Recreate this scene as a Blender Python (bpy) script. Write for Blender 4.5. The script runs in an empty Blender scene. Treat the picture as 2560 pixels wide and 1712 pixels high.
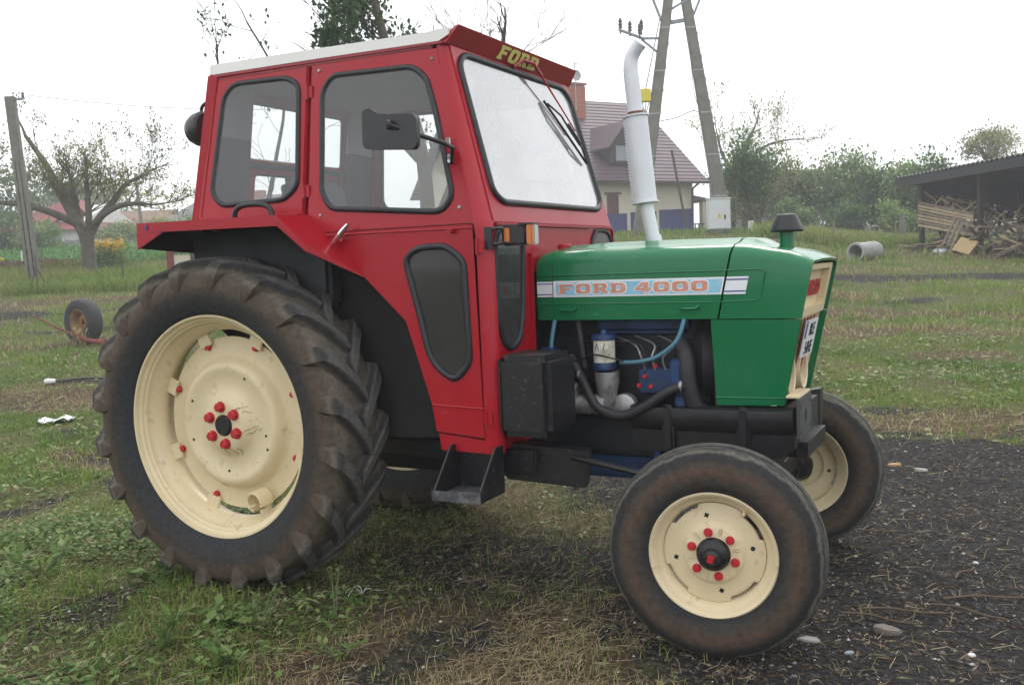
import bpy, bmesh, math, random
import numpy as np
from mathutils import Vector, Matrix
from mathutils.geometry import tessellate_polygon
R = math.radians
PI = math.pi
scene = bpy.context.scene
col = scene.collection

# ------------------------------------------------------------------ camera
YAW, PITCH, ROLL = 0.4792, 0.0825, 0.0396
fwd = Vector((-math.sin(YAW) * math.cos(PITCH), math.cos(YAW) * math.cos(PITCH), -math.sin(PITCH)))
rgt = Vector((math.cos(YAW), math.sin(YAW), 0))
upv = rgt.cross(fwd)
r2 = rgt * math.cos(ROLL) - upv * math.sin(ROLL)
u2 = upv * math.cos(ROLL) + rgt * math.sin(ROLL)
cam_data = bpy.data.cameras.new('camera')
cam_data.sensor_width = 36
cam_data.sensor_fit = 'HORIZONTAL'
cam_data.lens = 33.84
cam_data.clip_start = 0.05
cam_data.clip_end = 3000
cam = bpy.data.objects.new('camera', cam_data)
cam.matrix_world = Matrix(((r2.x, u2.x, -fwd.x, 3.114), (r2.y, u2.y, -fwd.y, -3.957), (r2.z, u2.z, -fwd.z, 1.402), (0, 0, 0, 1)))
col.objects.link(cam)
scene.camera = cam

# ------------------------------------------------------------------ sky, sun, exposure
SUN_EL, SUN_AZ = R(48), R(-10)          # azimuth measured from +Y towards +X : veiled sun behind the tractor
world = bpy.data.worlds.new('World')
scene.world = world
world.use_nodes = True
nt = world.node_tree
nt.nodes.clear()
wo = nt.nodes.new('ShaderNodeOutputWorld')
bg = nt.nodes.new('ShaderNodeBackground')
sky = nt.nodes.new('ShaderNodeTexSky')
sky.sky_type = 'NISHITA'
sky.sun_disc = False
sky.sun_elevation = SUN_EL
sky.sun_rotation = SUN_AZ
sky.air_density = 1.0
sky.dust_density = 3.0
mixw = nt.nodes.new('ShaderNodeMix')
mixw.data_type = 'RGBA'
mixw.inputs['Factor'].default_value = 0.86       # a closed, bright cloud layer in front of the blue
tcw = nt.nodes.new('ShaderNodeTexCoord')
nzw = nt.nodes.new('ShaderNodeTexNoise')
nzw.inputs['Scale'].default_value = 2.2
nzw.inputs['Detail'].default_value = 5
rmpw = nt.nodes.new('ShaderNodeValToRGB')
rmpw.color_ramp.elements[0].position = 0.3
rmpw.color_ramp.elements[0].color = (13.6, 13.9, 14.4, 1)
rmpw.color_ramp.elements[1].position = 0.75
rmpw.color_ramp.elements[1].color = (16.6, 16.7, 16.8, 1)
nt.links.new(tcw.outputs['Generated'], nzw.inputs['Vector'])
nt.links.new(nzw.outputs['Fac'], rmpw.inputs['Fac'])
nt.links.new(sky.outputs['Color'], mixw.inputs['A'])
nt.links.new(rmpw.outputs['Color'], mixw.inputs['B'])
nt.links.new(mixw.outputs['Result'], bg.inputs['Color'])
bg.inputs['Strength'].default_value = 0.1
nt.links.new(bg.outputs['Background'], wo.inputs['Surface'])

sun_data = bpy.data.lights.new('sun', 'SUN')
sun_data.energy = 1.5
sun_data.angle = R(22)
sun_data.color = (1.0, 0.96, 0.9)
sun = bpy.data.objects.new('sun', sun_data)
sd = Vector((math.sin(SUN_AZ) * math.cos(SUN_EL), math.cos(SUN_AZ) * math.cos(SUN_EL), math.sin(SUN_EL)))
sun.rotation_euler = sd.to_track_quat('Z', 'Y').to_euler()
sun.location = (0, 30, 40)
col.objects.link(sun)

vs = scene.view_settings
vs.view_transform = 'Standard'
vs.look = 'None'
vs.exposure = 0.2
vs.gamma = 1.0
vs.use_curve_mapping = False

# ------------------------------------------------------------------ helpers
random.seed(7)
rng = np.random.default_rng(11)

def tag(o, label=None, cat=None, group=None, kind=None):
    if label: o['label'] = label
    if cat: o['category'] = cat
    if group: o['group'] = group
    if kind: o['kind'] = kind
    return o

def empty(name, loc=(0, 0, 0), rz=0.0, label=None, cat=None, group=None, parent=None):
    o = bpy.data.objects.new(name, None)
    o.empty_display_size = 0.2
    o.location = loc
    o.rotation_euler = (0, 0, rz)
    o.parent = parent
    col.objects.link(o)
    return tag(o, label, cat, group)

def link(name, me, parent=None, loc=(0, 0, 0), rot=(0, 0, 0), scale=(1, 1, 1)):
    o = bpy.data.objects.new(name, me)
    o.location = loc
    o.rotation_euler = rot
    o.scale = scale
    o.parent = parent
    col.objects.link(o)
    return o

def copy_tree(o, parent=None):
    c = o.copy()
    col.objects.link(c)
    c.parent = parent
    for ch in [k for k in o.children]:
        copy_tree(ch, c)
    return c

def raw_mesh(name, V, F3, mats, smooth=False, mi=None, attr=None):
    """fast triangle mesh from numpy arrays"""
    me = bpy.data.meshes.new(name)
    n, m = len(V), len(F3)
    k = F3.shape[1]
    me.vertices.add(n)
    me.vertices.foreach_set('co', np.asarray(V, dtype=np.float32).ravel())
    me.loops.add(m * k)
    me.loops.foreach_set('vertex_index', np.asarray(F3, dtype=np.int32).ravel())
    me.polygons.add(m)
    me.polygons.foreach_set('loop_start', np.arange(0, m * k, k, dtype=np.int32))
    me.polygons.foreach_set('loop_total', np.full(m, k, dtype=np.int32))
    if smooth: me.polygons.foreach_set('use_smooth', np.ones(m, dtype=bool))
    if mi is not None: me.polygons.foreach_set('material_index', np.asarray(mi, dtype=np.int32))
    for a in mats: me.materials.append(a)
    if attr:
        for an, av in attr.items():
            at = me.attributes.new(an, 'FLOAT', 'POINT')
            at.data.foreach_set('value', np.asarray(av, dtype=np.float32))
    me.update(calc_edges=True)
    return me

class MB:
    """collects shapes; build() links them as one mesh object"""
    def __init__(s): s.v, s.f = [], []
    def add(s, v, f):
        b = len(s.v)
        s.v += [tuple(p) for p in v]
        s.f += [tuple(i + b for i in q) for q in f]
        return s
    def box(s, c, d, rot=None, taper=1.0):
        hx, hy, hz = d[0] / 2, d[1] / 2, d[2] / 2
        pts = []
        for z in (-1, 1):
            t = taper if z > 0 else 1.0
            for x, y in ((-1, -1), (1, -1), (1, 1), (-1, 1)):
                p = Vector((x * hx * t, y * hy * t, z * hz))
                if rot is not None: p = rot @ p
                pts.append(p + Vector(c))
        return s.add(pts, [(3, 2, 1, 0), (4, 5, 6, 7), (0, 1, 5, 4), (1, 2, 6, 5), (2, 3, 7, 6), (3, 0, 4, 7)])
    def bar(s, a, b, w, h, up=(0, 0, 1)):
        a, b = Vector(a), Vector(b)
        d = (b - a)
        L = d.length
        d.normalize()
        sx = d.cross(Vector(up))
        if sx.length < 1e-4: sx = d.cross(Vector((1, 0, 0)))
        sx.normalize()
        sz = sx.cross(d)
        m = Matrix((d, sx, sz)).transposed()
        return s.box((a + b) / 2, (L, w, h), m)
    def tube(s, pts, rad, n=10, cap=True, closed=False):
        P = [Vector(p) for p in pts]
        k = len(P)
        if not isinstance(rad, (list, tuple)): rad = [rad] * k
        T = []
        for i in range(k):
            if closed: t = P[(i + 1) % k] - P[i - 1]
            else: t = P[min(i + 1, k - 1)] - P[max(i - 1, 0)]
            T.append(t.normalized() if t.length > 1e-9 else Vector((0, 0, 1)))
        u = T[0].cross(Vector((0, 0, 1)))
        if u.length < 1e-3: u = T[0].cross(Vector((1, 0, 0)))
        u.normalize()
        vv, ff = [], []
        for i in range(k):
            u = (u - T[i] * u.dot(T[i]))
            u.normalize()
            w = T[i].cross(u)
            for j in range(n):
                a = 2 * PI * j / n
                vv.append(P[i] + (u * math.cos(a) + w * math.sin(a)) * rad[i])
        for i in range(k if closed else k - 1):
            i2 = (i + 1) % k
            for j in range(n):
                j2 = (j + 1) % n
                ff.append((i * n + j, i * n + j2, i2 * n + j2, i2 * n + j))
        if cap and not closed:
            ff.append(tuple(range(n - 1, -1, -1)))
            ff.append(tuple((k - 1) * n + j for j in range(n)))
        return s.add(vv, ff)
    def cyl(s, a, b, r, r2=None, n=16):
        return s.tube([a, b], [r, r if r2 is None else r2], n)
    def lathe(s, prof, c=(0, 0, 0), n=48, closed=False, axis='Y', a0=0, a1=2 * PI):
        full = abs(a1 - a0 - 2 * PI) < 1e-6
        k = len(prof)
        m = n if full else n + 1
        vv, ff = [], []
        for i in range(m):
            a = a0 + (a1 - a0) * i / n
            ca, sa = math.cos(a), math.sin(a)
            for r, y in prof:
                if axis == 'Y': p = (r * ca, y, r * sa)
                elif axis == 'Z': p = (r * ca, r * sa, y)
                else: p = (y, r * ca, r * sa)
                vv.append((p[0] + c[0], p[1] + c[1], p[2] + c[2]))
        for i in range(n):
            i2 = (i + 1) % m
            for j in range(k if closed else k - 1):
                j2 = (j + 1) % k
                ff.append((i * k + j, i * k + j2, i2 * k + j2, i2 * k + j))
        return s.add(vv, ff)
    def panel(s, outer, holes, fn, off):
        """flat sheet (u,v polygon with holes mapped by fn) with thickness vector off"""
        loops = [outer] + list(holes)
        tri = tessellate_polygon([[Vector((p[0], p[1], 0)) for p in l] for l in loops])
        flat = [p for l in loops for p in l]
        A = [Vector(fn(*p)) for p in flat]
        n = len(A)
        o = Vector(off)
        V = A + [p + o for p in A]
        F = []
        for t in tri:
            F.append(tuple(t))
            F.append((t[2] + n, t[1] + n, t[0] + n))
        b = 0
        for l in loops:
            k = len(l)
            for i in range(k):
                j = (i + 1) % k
                F.append((b + i, b + j, b + j + n, b + i + n))
            b += k
        return s.add(V, F)
    def loft(s, secs, closed=False, caps=False):
        k = len(secs[0])
        vv = [p for q in secs for p in q]
        ff = []
        for i in range(len(secs) - 1):
            for j in range(k if closed else k - 1):
                j2 = (j + 1) % k
                ff.append((i * k + j, i * k + j2, (i + 1) * k + j2, (i + 1) * k + j))
        if caps:
            ff.append(tuple(range(k - 1, -1, -1)))
            ff.append(tuple((len(secs) - 1) * k + j for j in range(k)))
        return s.add(vv, ff)
    def mesh(s, name, mat, smooth=None, bevel=0, seg=2, solid=None):
        me = bpy.data.meshes.new(name)
        bm = bmesh.new()
        vs_ = [bm.verts.new(p) for p in s.v]
        for q in s.f:
            try: bm.faces.new([vs_[i] for i in q])
            except ValueError: pass
        bmesh.ops.remove_doubles(bm, verts=bm.verts, dist=1e-6)
        bmesh.ops.recalc_face_normals(bm, faces=bm.faces)
        if bevel:
            ed = [e for e in bm.edges if len(e.link_faces) == 2 and e.calc_face_angle(0) > 0.6]
            bmesh.ops.bevel(bm, geom=ed, offset=bevel, segments=seg, affect='EDGES', clamp_overlap=True)
        bm.to_mesh(me)
        bm.free()
        for a in (mat if isinstance(mat, (list, tuple)) else [mat]): me.materials.append(a)
        if smooth is not None:
            me.polygons.foreach_set('use_smooth', np.ones(len(me.polygons), dtype=bool))
            me.set_sharp_from_angle(angle=R(smooth))
        return me
    def build(s, name, mat, parent=None, smooth=None, bevel=0, seg=2, loc=(0, 0, 0), rot=(0, 0, 0)):
        return link(name, s.mesh(name, mat, smooth, bevel, seg), parent, loc, rot)

def rounded(pts, r, n=5):
    """fillet polygon corners; r a number or list"""
    out = []
    k = len(pts)
    for i in range(k):
        rr = r[i] if isinstance(r, (list, tuple)) else r
        p, a, b = Vector(pts[i]), Vector(pts[i - 1]), Vector(pts[(i + 1) % k])
        d1, d2 = (a - p), (b - p)
        t = min(rr, d1.length * .49, d2.length * .49)
        s0, s1 = p + d1.normalized() * t, p + d2.normalized() * t
        if rr <= 0:
            out.append(tuple(p))
            continue
        for j in range(n + 1):
            u = j / n
            q = s0 * (1 - u) ** 2 + p * 2 * u * (1 - u) + s1 * u * u
            out.append(tuple(q))
    return out

def spline(pts, n=8):
    P = [Vector(p) for p in pts]
    out = []
    for i in range(len(P) - 1):
        p0, p1, p2, p3 = P[max(i - 1, 0)], P[i], P[i + 1], P[min(i + 2, len(P) - 1)]
        for j in range(n):
            t = j / n
            out.append(0.5 * ((2 * p1) + (-p0 + p2) * t + (2 * p0 - 5 * p1 + 4 * p2 - p3) * t * t + (-p0 + 3 * p1 - 3 * p2 + p3) * t ** 3))
    out.append(P[-1])
    return out

# ------------------------------------------------------------------ materials
def nodes(m):
    m.use_nodes = True
    return m.node_tree, m.node_tree.nodes['Principled BSDF']

def pmat(name, base, rough=0.5, metal=0.0, var=0.0, vscale=6.0, dirt=None, bump=None, coat=0.0, spec=0.5, coords='Object', trans=0.0, rvar=0.0):
    """principled paint: base colour, value variation, patches of dirt (colour, amount, scale), bump (strength, scale)"""
    m = bpy.data.materials.new(name)
    t, b = nodes(m)
    N, L = t.nodes, t.links
    b.inputs['Roughness'].default_value = rough
    b.inputs['Metallic'].default_value = metal
    b.inputs['Specular IOR Level'].default_value = spec
    b.inputs['Coat Weight'].default_value = coat
    b.inputs['Coat Roughness'].default_value = 0.15
    c4 = tuple(base) + (1,)
    b.inputs['Base Color'].default_value = c4
    if not (var or dirt or bump or rvar): return m
    tc = N.new('ShaderNodeTexCoord')
    src = None
    def noise(sc, det=5, ro=.6):
        n = N.new('ShaderNodeTexNoise')
        n.inputs['Scale'].default_value = sc
        n.inputs['Detail'].default_value = det
        n.inputs['Roughness'].default_value = ro
        L.new(tc.outputs[coords], n.inputs['Vector'])
        return n
    if var:
        n = noise(vscale)
        rp = N.new('ShaderNodeValToRGB')
        rp.color_ramp.elements[0].position, rp.color_ramp.elements[1].position = .3, .7
        rp.color_ramp.elements[0].color = tuple(max(0, x * (1 - var)) for x in base) + (1,)
        rp.color_ramp.elements[1].color = tuple(min(1, x * (1 + var)) for x in base) + (1,)
        L.new(n.outputs['Fac'], rp.inputs['Fac'])
        src = rp.outputs['Color']
    if dirt:
        dc, amt, dsc = dirt
        n = noise(dsc, 8, .7)
        rp = N.new('ShaderNodeValToRGB')
        rp.color_ramp.elements[0].position = .62 - amt * .45
        rp.color_ramp.elements[1].position = .80 - amt * .35
        rp.color_ramp.elements[1].color = (.9, .9, .9, 1)
        L.new(n.outputs['Fac'], rp.inputs['Fac'])
        mx = N.new('ShaderNodeMix')
        mx.data_type = 'RGBA'
        L.new(rp.outputs['Color'], mx.inputs['Factor'])
        if src: L.new(src, mx.inputs['A'])
        else: mx.inputs['A'].default_value = c4
        mx.inputs['B'].default_value = tuple(dc) + (1,)
        src = mx.outputs['Result']
        mr = N.new('ShaderNodeMapRange')
        mr.inputs['To Min'].default_value = rough
        mr.inputs['To Max'].default_value = min(1, rough + .35)
        L.new(rp.outputs['Color'], mr.inputs['Value'])
        L.new(mr.outputs['Result'], b.inputs['Roughness'])
    elif rvar:
        n = noise(vscale * 1.7)
        mr = N.new('ShaderNodeMapRange')
        mr.inputs['From Min'].default_value, mr.inputs['From Max'].default_value = .3, .7
        mr.inputs['To Min'].default_value, mr.inputs['To Max'].default_value = max(0, rough - rvar), min(1, rough + rvar)
        L.new(n.outputs['Fac'], mr.inputs['Value'])
        L.new(mr.outputs['Result'], b.inputs['Roughness'])
    if src: L.new(src, b.inputs['Base Color'])
    if bump:
        n = noise(bump[1], 6)
        bp = N.new('ShaderNodeBump')
        bp.inputs['Strength'].default_value = bump[0]
        bp.inputs['Distance'].default_value = 0.02
        L.new(n.outputs['Fac'], bp.inputs['Height'])
        L.new(bp.outputs['Normal'], b.inputs['Normal'])
    return m

def paint(name, base, faded, chip, rough, coat=.06):
    """old brushed-on paint: faded clouds, fine orange peel, runs, scuffs and small chips"""
    m = bpy.data.materials.new(name)
    t, b = nodes(m)
    N, L = t.nodes, t.links
    tc = N.new('ShaderNodeTexCoord')
    def noise(sc, det=6, ro=.6, stretch=None):
        n = N.new('ShaderNodeTexNoise')
        n.inputs['Scale'].default_value, n.inputs['Detail'].default_value, n.inputs['Roughness'].default_value = sc, det, ro
        if stretch:
            mp = N.new('ShaderNodeMapping')
            mp.inputs['Scale'].default_value = stretch
            L.new(tc.outputs['Object'], mp.inputs['Vector'])
            L.new(mp.outputs[0], n.inputs['Vector'])
        else: L.new(tc.outputs['Object'], n.inputs['Vector'])
        return n.outputs['Fac']
    def ramp(f, p0, p1, hi=1.0):
        r = N.new('ShaderNodeMapRange')
        r.inputs['From Min'].default_value, r.inputs['From Max'].default_value = p0, p1
        r.inputs['To Max'].default_value = hi
        L.new(f, r.inputs['Value'])
        return r.outputs['Result']
    def mix(f, a, c):
        x = N.new('ShaderNodeMix')
        x.data_type = 'RGBA'
        L.new(f, x.inputs['Factor'])
        if isinstance(a, tuple): x.inputs['A'].default_value = a + (1,)
        else: L.new(a, x.inputs['A'])
        x.inputs['B'].default_value = c + (1,)
        return x.outputs['Result']
    fade = ramp(noise(2.3, 7, .65), .45, .75, .5)
    c = mix(fade, base, faded)
    c = mix(ramp(noise(3, 5, .6, (3, 3, .35)), .56, .74, .28), c, tuple(v * .55 for v in base))
    c = mix(ramp(noise(30, 3, .5, (.35, 1, 1.4)), .70, .76, .35), c, tuple(min(1, v * 1.3 + .05) for v in faded))
    chips = ramp(noise(46, 4, .75), .735, .76, .8)
    c = mix(chips, c, chip)
    L.new(c, b.inputs['Base Color'])
    r = N.new('ShaderNodeMapRange')
    r.inputs['To Min'].default_value, r.inputs['To Max'].default_value = rough - .06, rough + .22
    L.new(fade, r.inputs['Value'])
    L.new(r.outputs['Result'], b.inputs['Roughness'])
    b.inputs['Specular IOR Level'].default_value = .34
    b.inputs['Coat Weight'].default_value = coat
    bp = N.new('ShaderNodeBump')
    bp.inputs['Strength'].default_value, bp.inputs['Distance'].default_value = .10, .02
    L.new(noise(4.5, 4, .5), bp.inputs['Height'])
    b2 = N.new('ShaderNodeBump')
    b2.inputs['Strength'].default_value, b2.inputs['Distance'].default_value = .10, .002
    L.new(noise(140, 2, .5), b2.inputs['Height'])
    L.new(bp.outputs['Normal'], b2.inputs['Normal'])
    L.new(b2.outputs['Normal'], b.inputs['Normal'])
    return m

def radial_tyre(name, stops, rust):
    """rubber whose dust follows the radius from the axle (local Y)"""
    m = bpy.data.materials.new(name)
    t, b = nodes(m)
    N, L = t.nodes, t.links
    tc = N.new('ShaderNodeTexCoord')
    sp = N.new('ShaderNodeSeparateXYZ')
    L.new(tc.outputs['Object'], sp.inputs[0])
    cb = N.new('ShaderNodeCombineXYZ')
    L.new(sp.outputs['X'], cb.inputs['X'])
    L.new(sp.outputs['Z'], cb.inputs['Z'])
    ln = N.new('ShaderNodeVectorMath')
    ln.operation = 'LENGTH'
    L.new(cb.outputs[0], ln.inputs[0])
    nz = N.new('ShaderNodeTexNoise')
    nz.inputs['Scale'].default_value = 9
    nz.inputs['Detail'].default_value = 8
    nz.inputs['Roughness'].default_value = .7
    L.new(tc.outputs['Object'], nz.inputs['Vector'])
    ma = N.new('ShaderNodeMath')
    ma.operation = 'MULTIPLY_ADD'
    ma.inputs[1].default_value = 0.05
    L.new(nz.outputs['Fac'], ma.inputs[0])
    L.new(ln.outputs['Value'], ma.inputs[2])
    rp = N.new('ShaderNodeValToRGB')
    e = rp.color_ramp.elements
    while len(e) < len(stops): e.new(0.5)
    for i, (pos, c) in enumerate(stops):
        e[i].position = pos + .025
        e[i].color = tuple(c) + (1,)
    L.new(ma.outputs[0], rp.inputs['Fac'])
    n2 = N.new('ShaderNodeTexNoise')
    n2.inputs['Scale'].default_value = 45
    n2.inputs['Detail'].default_value = 6
    L.new(tc.outputs['Object'], n2.inputs['Vector'])
    mx = N.new('ShaderNodeMix')
    mx.data_type = 'RGBA'
    mx.blend_type = 'MULTIPLY'
    mx.inputs['Factor'].default_value = .55
    r3 = N.new('ShaderNodeValToRGB')
    r3.color_ramp.elements[0].position, r3.color_ramp.elements[1].position = .3, .62
    r3.color_ramp.elements[0].color = (.6, .6, .6, 1)
    r3.color_ramp.elements[1].color = (1.25, 1.25, 1.25, 1)
    L.new(n2.outputs['Fac'], r3.inputs['Fac'])
    L.new(rp.outputs['Color'], mx.inputs['A'])
    L.new(r3.outputs['Color'], mx.inputs['B'])
    L.new(mx.outputs['Result'], b.inputs['Base Color'])
    b.inputs['Roughness'].default_value = .8
    b.inputs['Specular IOR Level'].default_value = .22
    bp = N.new('ShaderNodeBump')
    bp.inputs['Strength'].default_value = .35
    bp.inputs['Distance'].default_value = .006
    L.new(n2.outputs['Fac'], bp.inputs['Height'])
    L.new(bp.outputs['Normal'], b.inputs['Normal'])
    return m

def glass_mat(name, tint=(.9, .94, .93), dust=.12, dustcol=(.6, .62, .62), gloss=1.0):
    m = bpy.data.materials.new(name)
    m.use_nodes = True
    t = m.node_tree
    N, L = t.nodes, t.links
    N.clear()
    out = N.new('ShaderNodeOutputMaterial')
    tr = N.new('ShaderNodeBsdfTransparent')
    tr.inputs['Color'].default_value = tuple(tint) + (1,)
    gl = N.new('ShaderNodeBsdfGlossy')
    gl.inputs['Roughness'].default_value = .03
    lw = N.new('ShaderNodeLayerWeight')
    lw.inputs['Blend'].default_value = .5
    pw = N.new('ShaderNodeMath')
    pw.operation = 'POWER'
    pw.inputs[1].default_value = 4.0
    L.new(lw.outputs['Facing'], pw.inputs[0])
    fr = N.new('ShaderNodeMath')
    fr.operation = 'MULTIPLY_ADD'
    fr.inputs[1].default_value = .75
    fr.inputs[2].default_value = .045
    L.new(pw.outputs[0], fr.inputs[0])
    m1 = N.new('ShaderNodeMixShader')
    mu = N.new('ShaderNodeMath')
    mu.operation = 'MULTIPLY'
    mu.inputs[1].default_value = gloss
    L.new(fr.outputs[0], mu.inputs[0])
    L.new(mu.outputs[0], m1.inputs[0])
    L.new(tr.outputs[0], m1.inputs[1])
    L.new(gl.outputs[0], m1.inputs[2])
    tc = N.new('ShaderNodeTexCoord')
    nz = N.new('ShaderNodeTexNoise')
    nz.inputs['Scale'].default_value = 4
    nz.inputs['Detail'].default_value = 4
    nz.inputs['Roughness'].default_value = .55
    L.new(tc.outputs['Object'], nz.inputs['Vector'])
    mr = N.new('ShaderNodeMapRange')
    mr.inputs['From Min'].default_value, mr.inputs['From Max'].default_value = .3, .75
    mr.inputs['To Min'].default_value, mr.inputs['To Max'].default_value = dust * .75, dust * 1.3
    L.new(nz.outputs['Fac'], mr.inputs['Value'])
    df = N.new('ShaderNodeBsdfDiffuse')
    df.inputs['Color'].default_value = tuple(dustcol) + (1,)
    tl = N.new('ShaderNodeBsdfTranslucent')
    tl.inputs['Color'].default_value = tuple(dustcol) + (1,)
    ad = N.new('ShaderNodeMixShader')
    ad.inputs[0].default_value = .5
    L.new(df.outputs[0], ad.inputs[1])
    L.new(tl.outputs[0], ad.inputs[2])
    m2 = N.new('ShaderNodeMixShader')
    L.new(mr.outputs['Result'], m2.inputs[0])
    L.new(m1.outputs[0], m2.inputs[1])
    L.new(ad.outputs[0], m2.inputs[2])
    L.new(m2.outputs[0], out.inputs['Surface'])
    return m

M = {}
M['red'] = paint('red_paint', (.385, .0060, .017), (.36, .035, .045), (.10, .03, .022), .34)
M['dark_red'] = pmat('dark_red_paint', (.30, .010, .022), .38, var=.1, coat=.2)
M['white_roof'] = pmat('white_roof_paint', (.86, .85, .82), .35, var=.03)
M['green'] = paint('green_paint', (.006, .165, .060), (.045, .21, .11), (.03, .05, .03), .25, .25)
M['cream'] = pmat('cream_paint', (.74, .62, .40), .42, var=.06, vscale=5, dirt=((.40, .30, .17), .11, 19))
M['cream_clean'] = pmat('cream_grille_paint', (.74, .62, .40), .42, var=.06)
M['black'] = pmat('black_paint', (.010, .010, .012), .42, var=.3, dirt=((.05, .05, .05), .14, 24))
M['black_worn'] = pmat('scuffed_black_paint', (.009, .009, .011), .42, dirt=((.12, .12, .12), .13, 34))
M['black_satin'] = pmat('black_satin', (.02, .02, .023), .38)
M['rubber'] = pmat('rubber_seal', (.018, .02, .024), .45, var=.3, vscale=20)
M['underbody'] = pmat('dusty_underbody', (.020, .017, .016), .85, var=.35, vscale=8)
M['engine_dark'] = pmat('oily_engine', (.007, .010, .016), .5, var=.5, vscale=9, dirt=((.035, .032, .03), .18, 22))
M['engine_blue'] = pmat('engine_blue', (.010, .045, .14), .45, var=.3, vscale=10, dirt=((.02, .025, .03), .3, 16))
M['hose_blue'] = pmat('blue_hose', (.085, .23, .31), .5, var=.15)
M['hose_black'] = pmat('black_hose', (.025, .025, .028), .55, var=.3)
M['steel'] = pmat('worn_steel', (.42, .42, .42), .45, metal=.6, dirt=((.10, .09, .08), .3, 22))
M['chrome'] = pmat('chrome', (.75, .75, .76), .12, metal=1)
M['alu_paint'] = pmat('aluminium_exhaust_paint', (.70, .72, .75), .40, metal=.1, var=.06, dirt=((.30, .24, .18), .06, 12))
M['rust'] = pmat('rust', (.16, .075, .035), .85, var=.4, vscale=14)
M['bolt_red'] = pmat('red_bolt_paint', (.50, .018, .030), .38, var=.15, vscale=40)
M['white_decal'] = pmat('white_decal', (.82, .84, .86), .4, var=.04, vscale=14)
M['blue_decal'] = pmat('pale_blue_decal', (.28, .60, .78), .4, var=.14, vscale=16, dirt=((.42, .60, .68), .2, 22))
M['navy_decal'] = pmat('navy_decal', (.03, .06, .25), .4)
M['salmon'] = pmat('faded_red_letter', (.66, .29, .20), .45, var=.15, vscale=30, dirt=((.70, .50, .44), .25, 24))
M['red_letter'] = pmat('red_letter', (.42, .025, .03), .45, var=.2)
M['yellow_letter'] = pmat('yellow_letter', (.74, .66, .22), .5, var=.1, vscale=40, dirt=((.3, .06, .05), .1, 60))
M['amber'] = pmat('amber_lens', (.62, .17, .02), .2, coat=.5)
M['clear_lens'] = pmat('clear_lens', (.55, .58, .56), .12, coat=.6)
M['lens_glass'] = pmat('lamp_glass', (.35, .36, .36), .08, coat=.7)
M['plate'] = pmat('plate_white', (.78, .80, .82), .35)
M['plate_blue'] = pmat('plate_blue', (.02, .07, .38), .4)
M['ink'] = pmat('ink', (.012, .012, .014), .5)
M['trim_grey'] = pmat('grey_headliner', (.30, .31, .32), .85, var=.08)
M['trim_dark'] = pmat('dark_interior', (.045, .048, .052), .8, var=.2)
M['seat'] = pmat('seat_vinyl', (.028, .03, .034), .5)
M['glass'] = glass_mat('cab_glass', (.97, .98, .98), dust=.06)
M['glass_screen'] = glass_mat('dusty_glare_windscreen', (.98, .985, .99), dust=.24, dustcol=(.90, .92, .94), gloss=3.5)  # pale layer is dust plus reflected sky brightness put into the colour
M['glass_low'] = glass_mat('dirty_low_glass', (.55, .56, .56), dust=.22, dustcol=(.30, .29, .28), gloss=.8)
M['bracket_grey'] = pmat('grey_bracket', (.055, .058, .062), .5, var=.2, dirt=((.13, .13, .13), .15, 30))
M['bulb'] = pmat('filter_body', (.70, .66, .56), .45, dirt=((.2, .18, .15), .25, 20))
RD = [(0.0, (.030, .032, .036)), (.53, (.033, .035, .038)), (.585, (.045, .041, .038)), (.63, (.090, .065, .048)), (.672, (.092, .075, .060)), (.695, (.150, .127, .10)), (.714, (.055, .053, .051)), (.730, (.045, .045, .046)), (.742, (.11, .105, .098))]
M['tyre_rear'] = radial_tyre('rear_tyre_rubber', RD, 0)
FD = [(0.0, (.024, .025, .027)), (.228, (.028, .029, .030)), (.262, (.060, .049, .041)), (.297, (.092, .062, .044)), (.32, (.064, .050, .041)), (.336, (.032, .031, .031)), (.354, (.030, .030, .032)), (.3625, (.14, .13, .105)), (.370, (.035, .035, .037)), (.377, (.085, .080, .07))]
M['tyre_front'] = radial_tyre('front_tyre_rubber', FD, 0)
# ================================================================== TRACTOR
tractor = empty('tractor', (0, 0, 0), 0, 'old tractor with red cab, green hood, cream wheels, parked in the yard', 'tractor')

# ---------------------------------------------------------------- letters
def glyph(ch):
    if ch == 'F': return [(0, 0), (.50, 0), (.50, .18), (.38, .18), (.38, .40), (.80, .40), (.80, .62), (.38, .62), (.38, .78), (1, .78), (1, 1), (0, 1), (0, .82), (.08, .82), (.08, .18), (0, .18)], []
    if ch in 'O0': return rounded([(0, 0), (1, 0), (1, 1), (0, 1)], .28, 4), [rounded([(.33, .22), (.67, .22), (.67, .78), (.33, .78)], .12, 3)]
    if ch == 'D': return [(0, 0)] + rounded([(1, 0), (1, 1)], .0, 2)[:0] + [(.74, 0), (.92, .08), (1, .28), (1, .72), (.92, .92), (.74, 1), (0, 1), (0, .8), (.06, .8), (.06, .2), (0, .2)], [[(.38, .22), (.58, .22), (.67, .34), (.67, .66), (.58, .78), (.38, .78)]]
    if ch == 'R': return [(0, 0), (.46, 0), (.46, .18), (.38, .18), (.38, .38), (.5, .38), (.66, 0), (1, 0), (1, .18), (.94, .2), (.82, .42), (.95, .55), (.95, .84), (.82, 1), (0, 1), (0, .82), (.06, .82), (.06, .18), (0, .18)], [[(.38, .56), (.58, .56), (.64, .62), (.64, .74), (.58, .80), (.38, .80)]]
    if ch == '4': return [(.48, 0), (.86, 0), (.86, .20), (1, .20), (1, .42), (.86, .42), (.86, 1), (.44, 1), (0, .42), (0, .20), (.48, .20)], [[(.26, .42), (.52, .42), (.52, .76)]]

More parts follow.
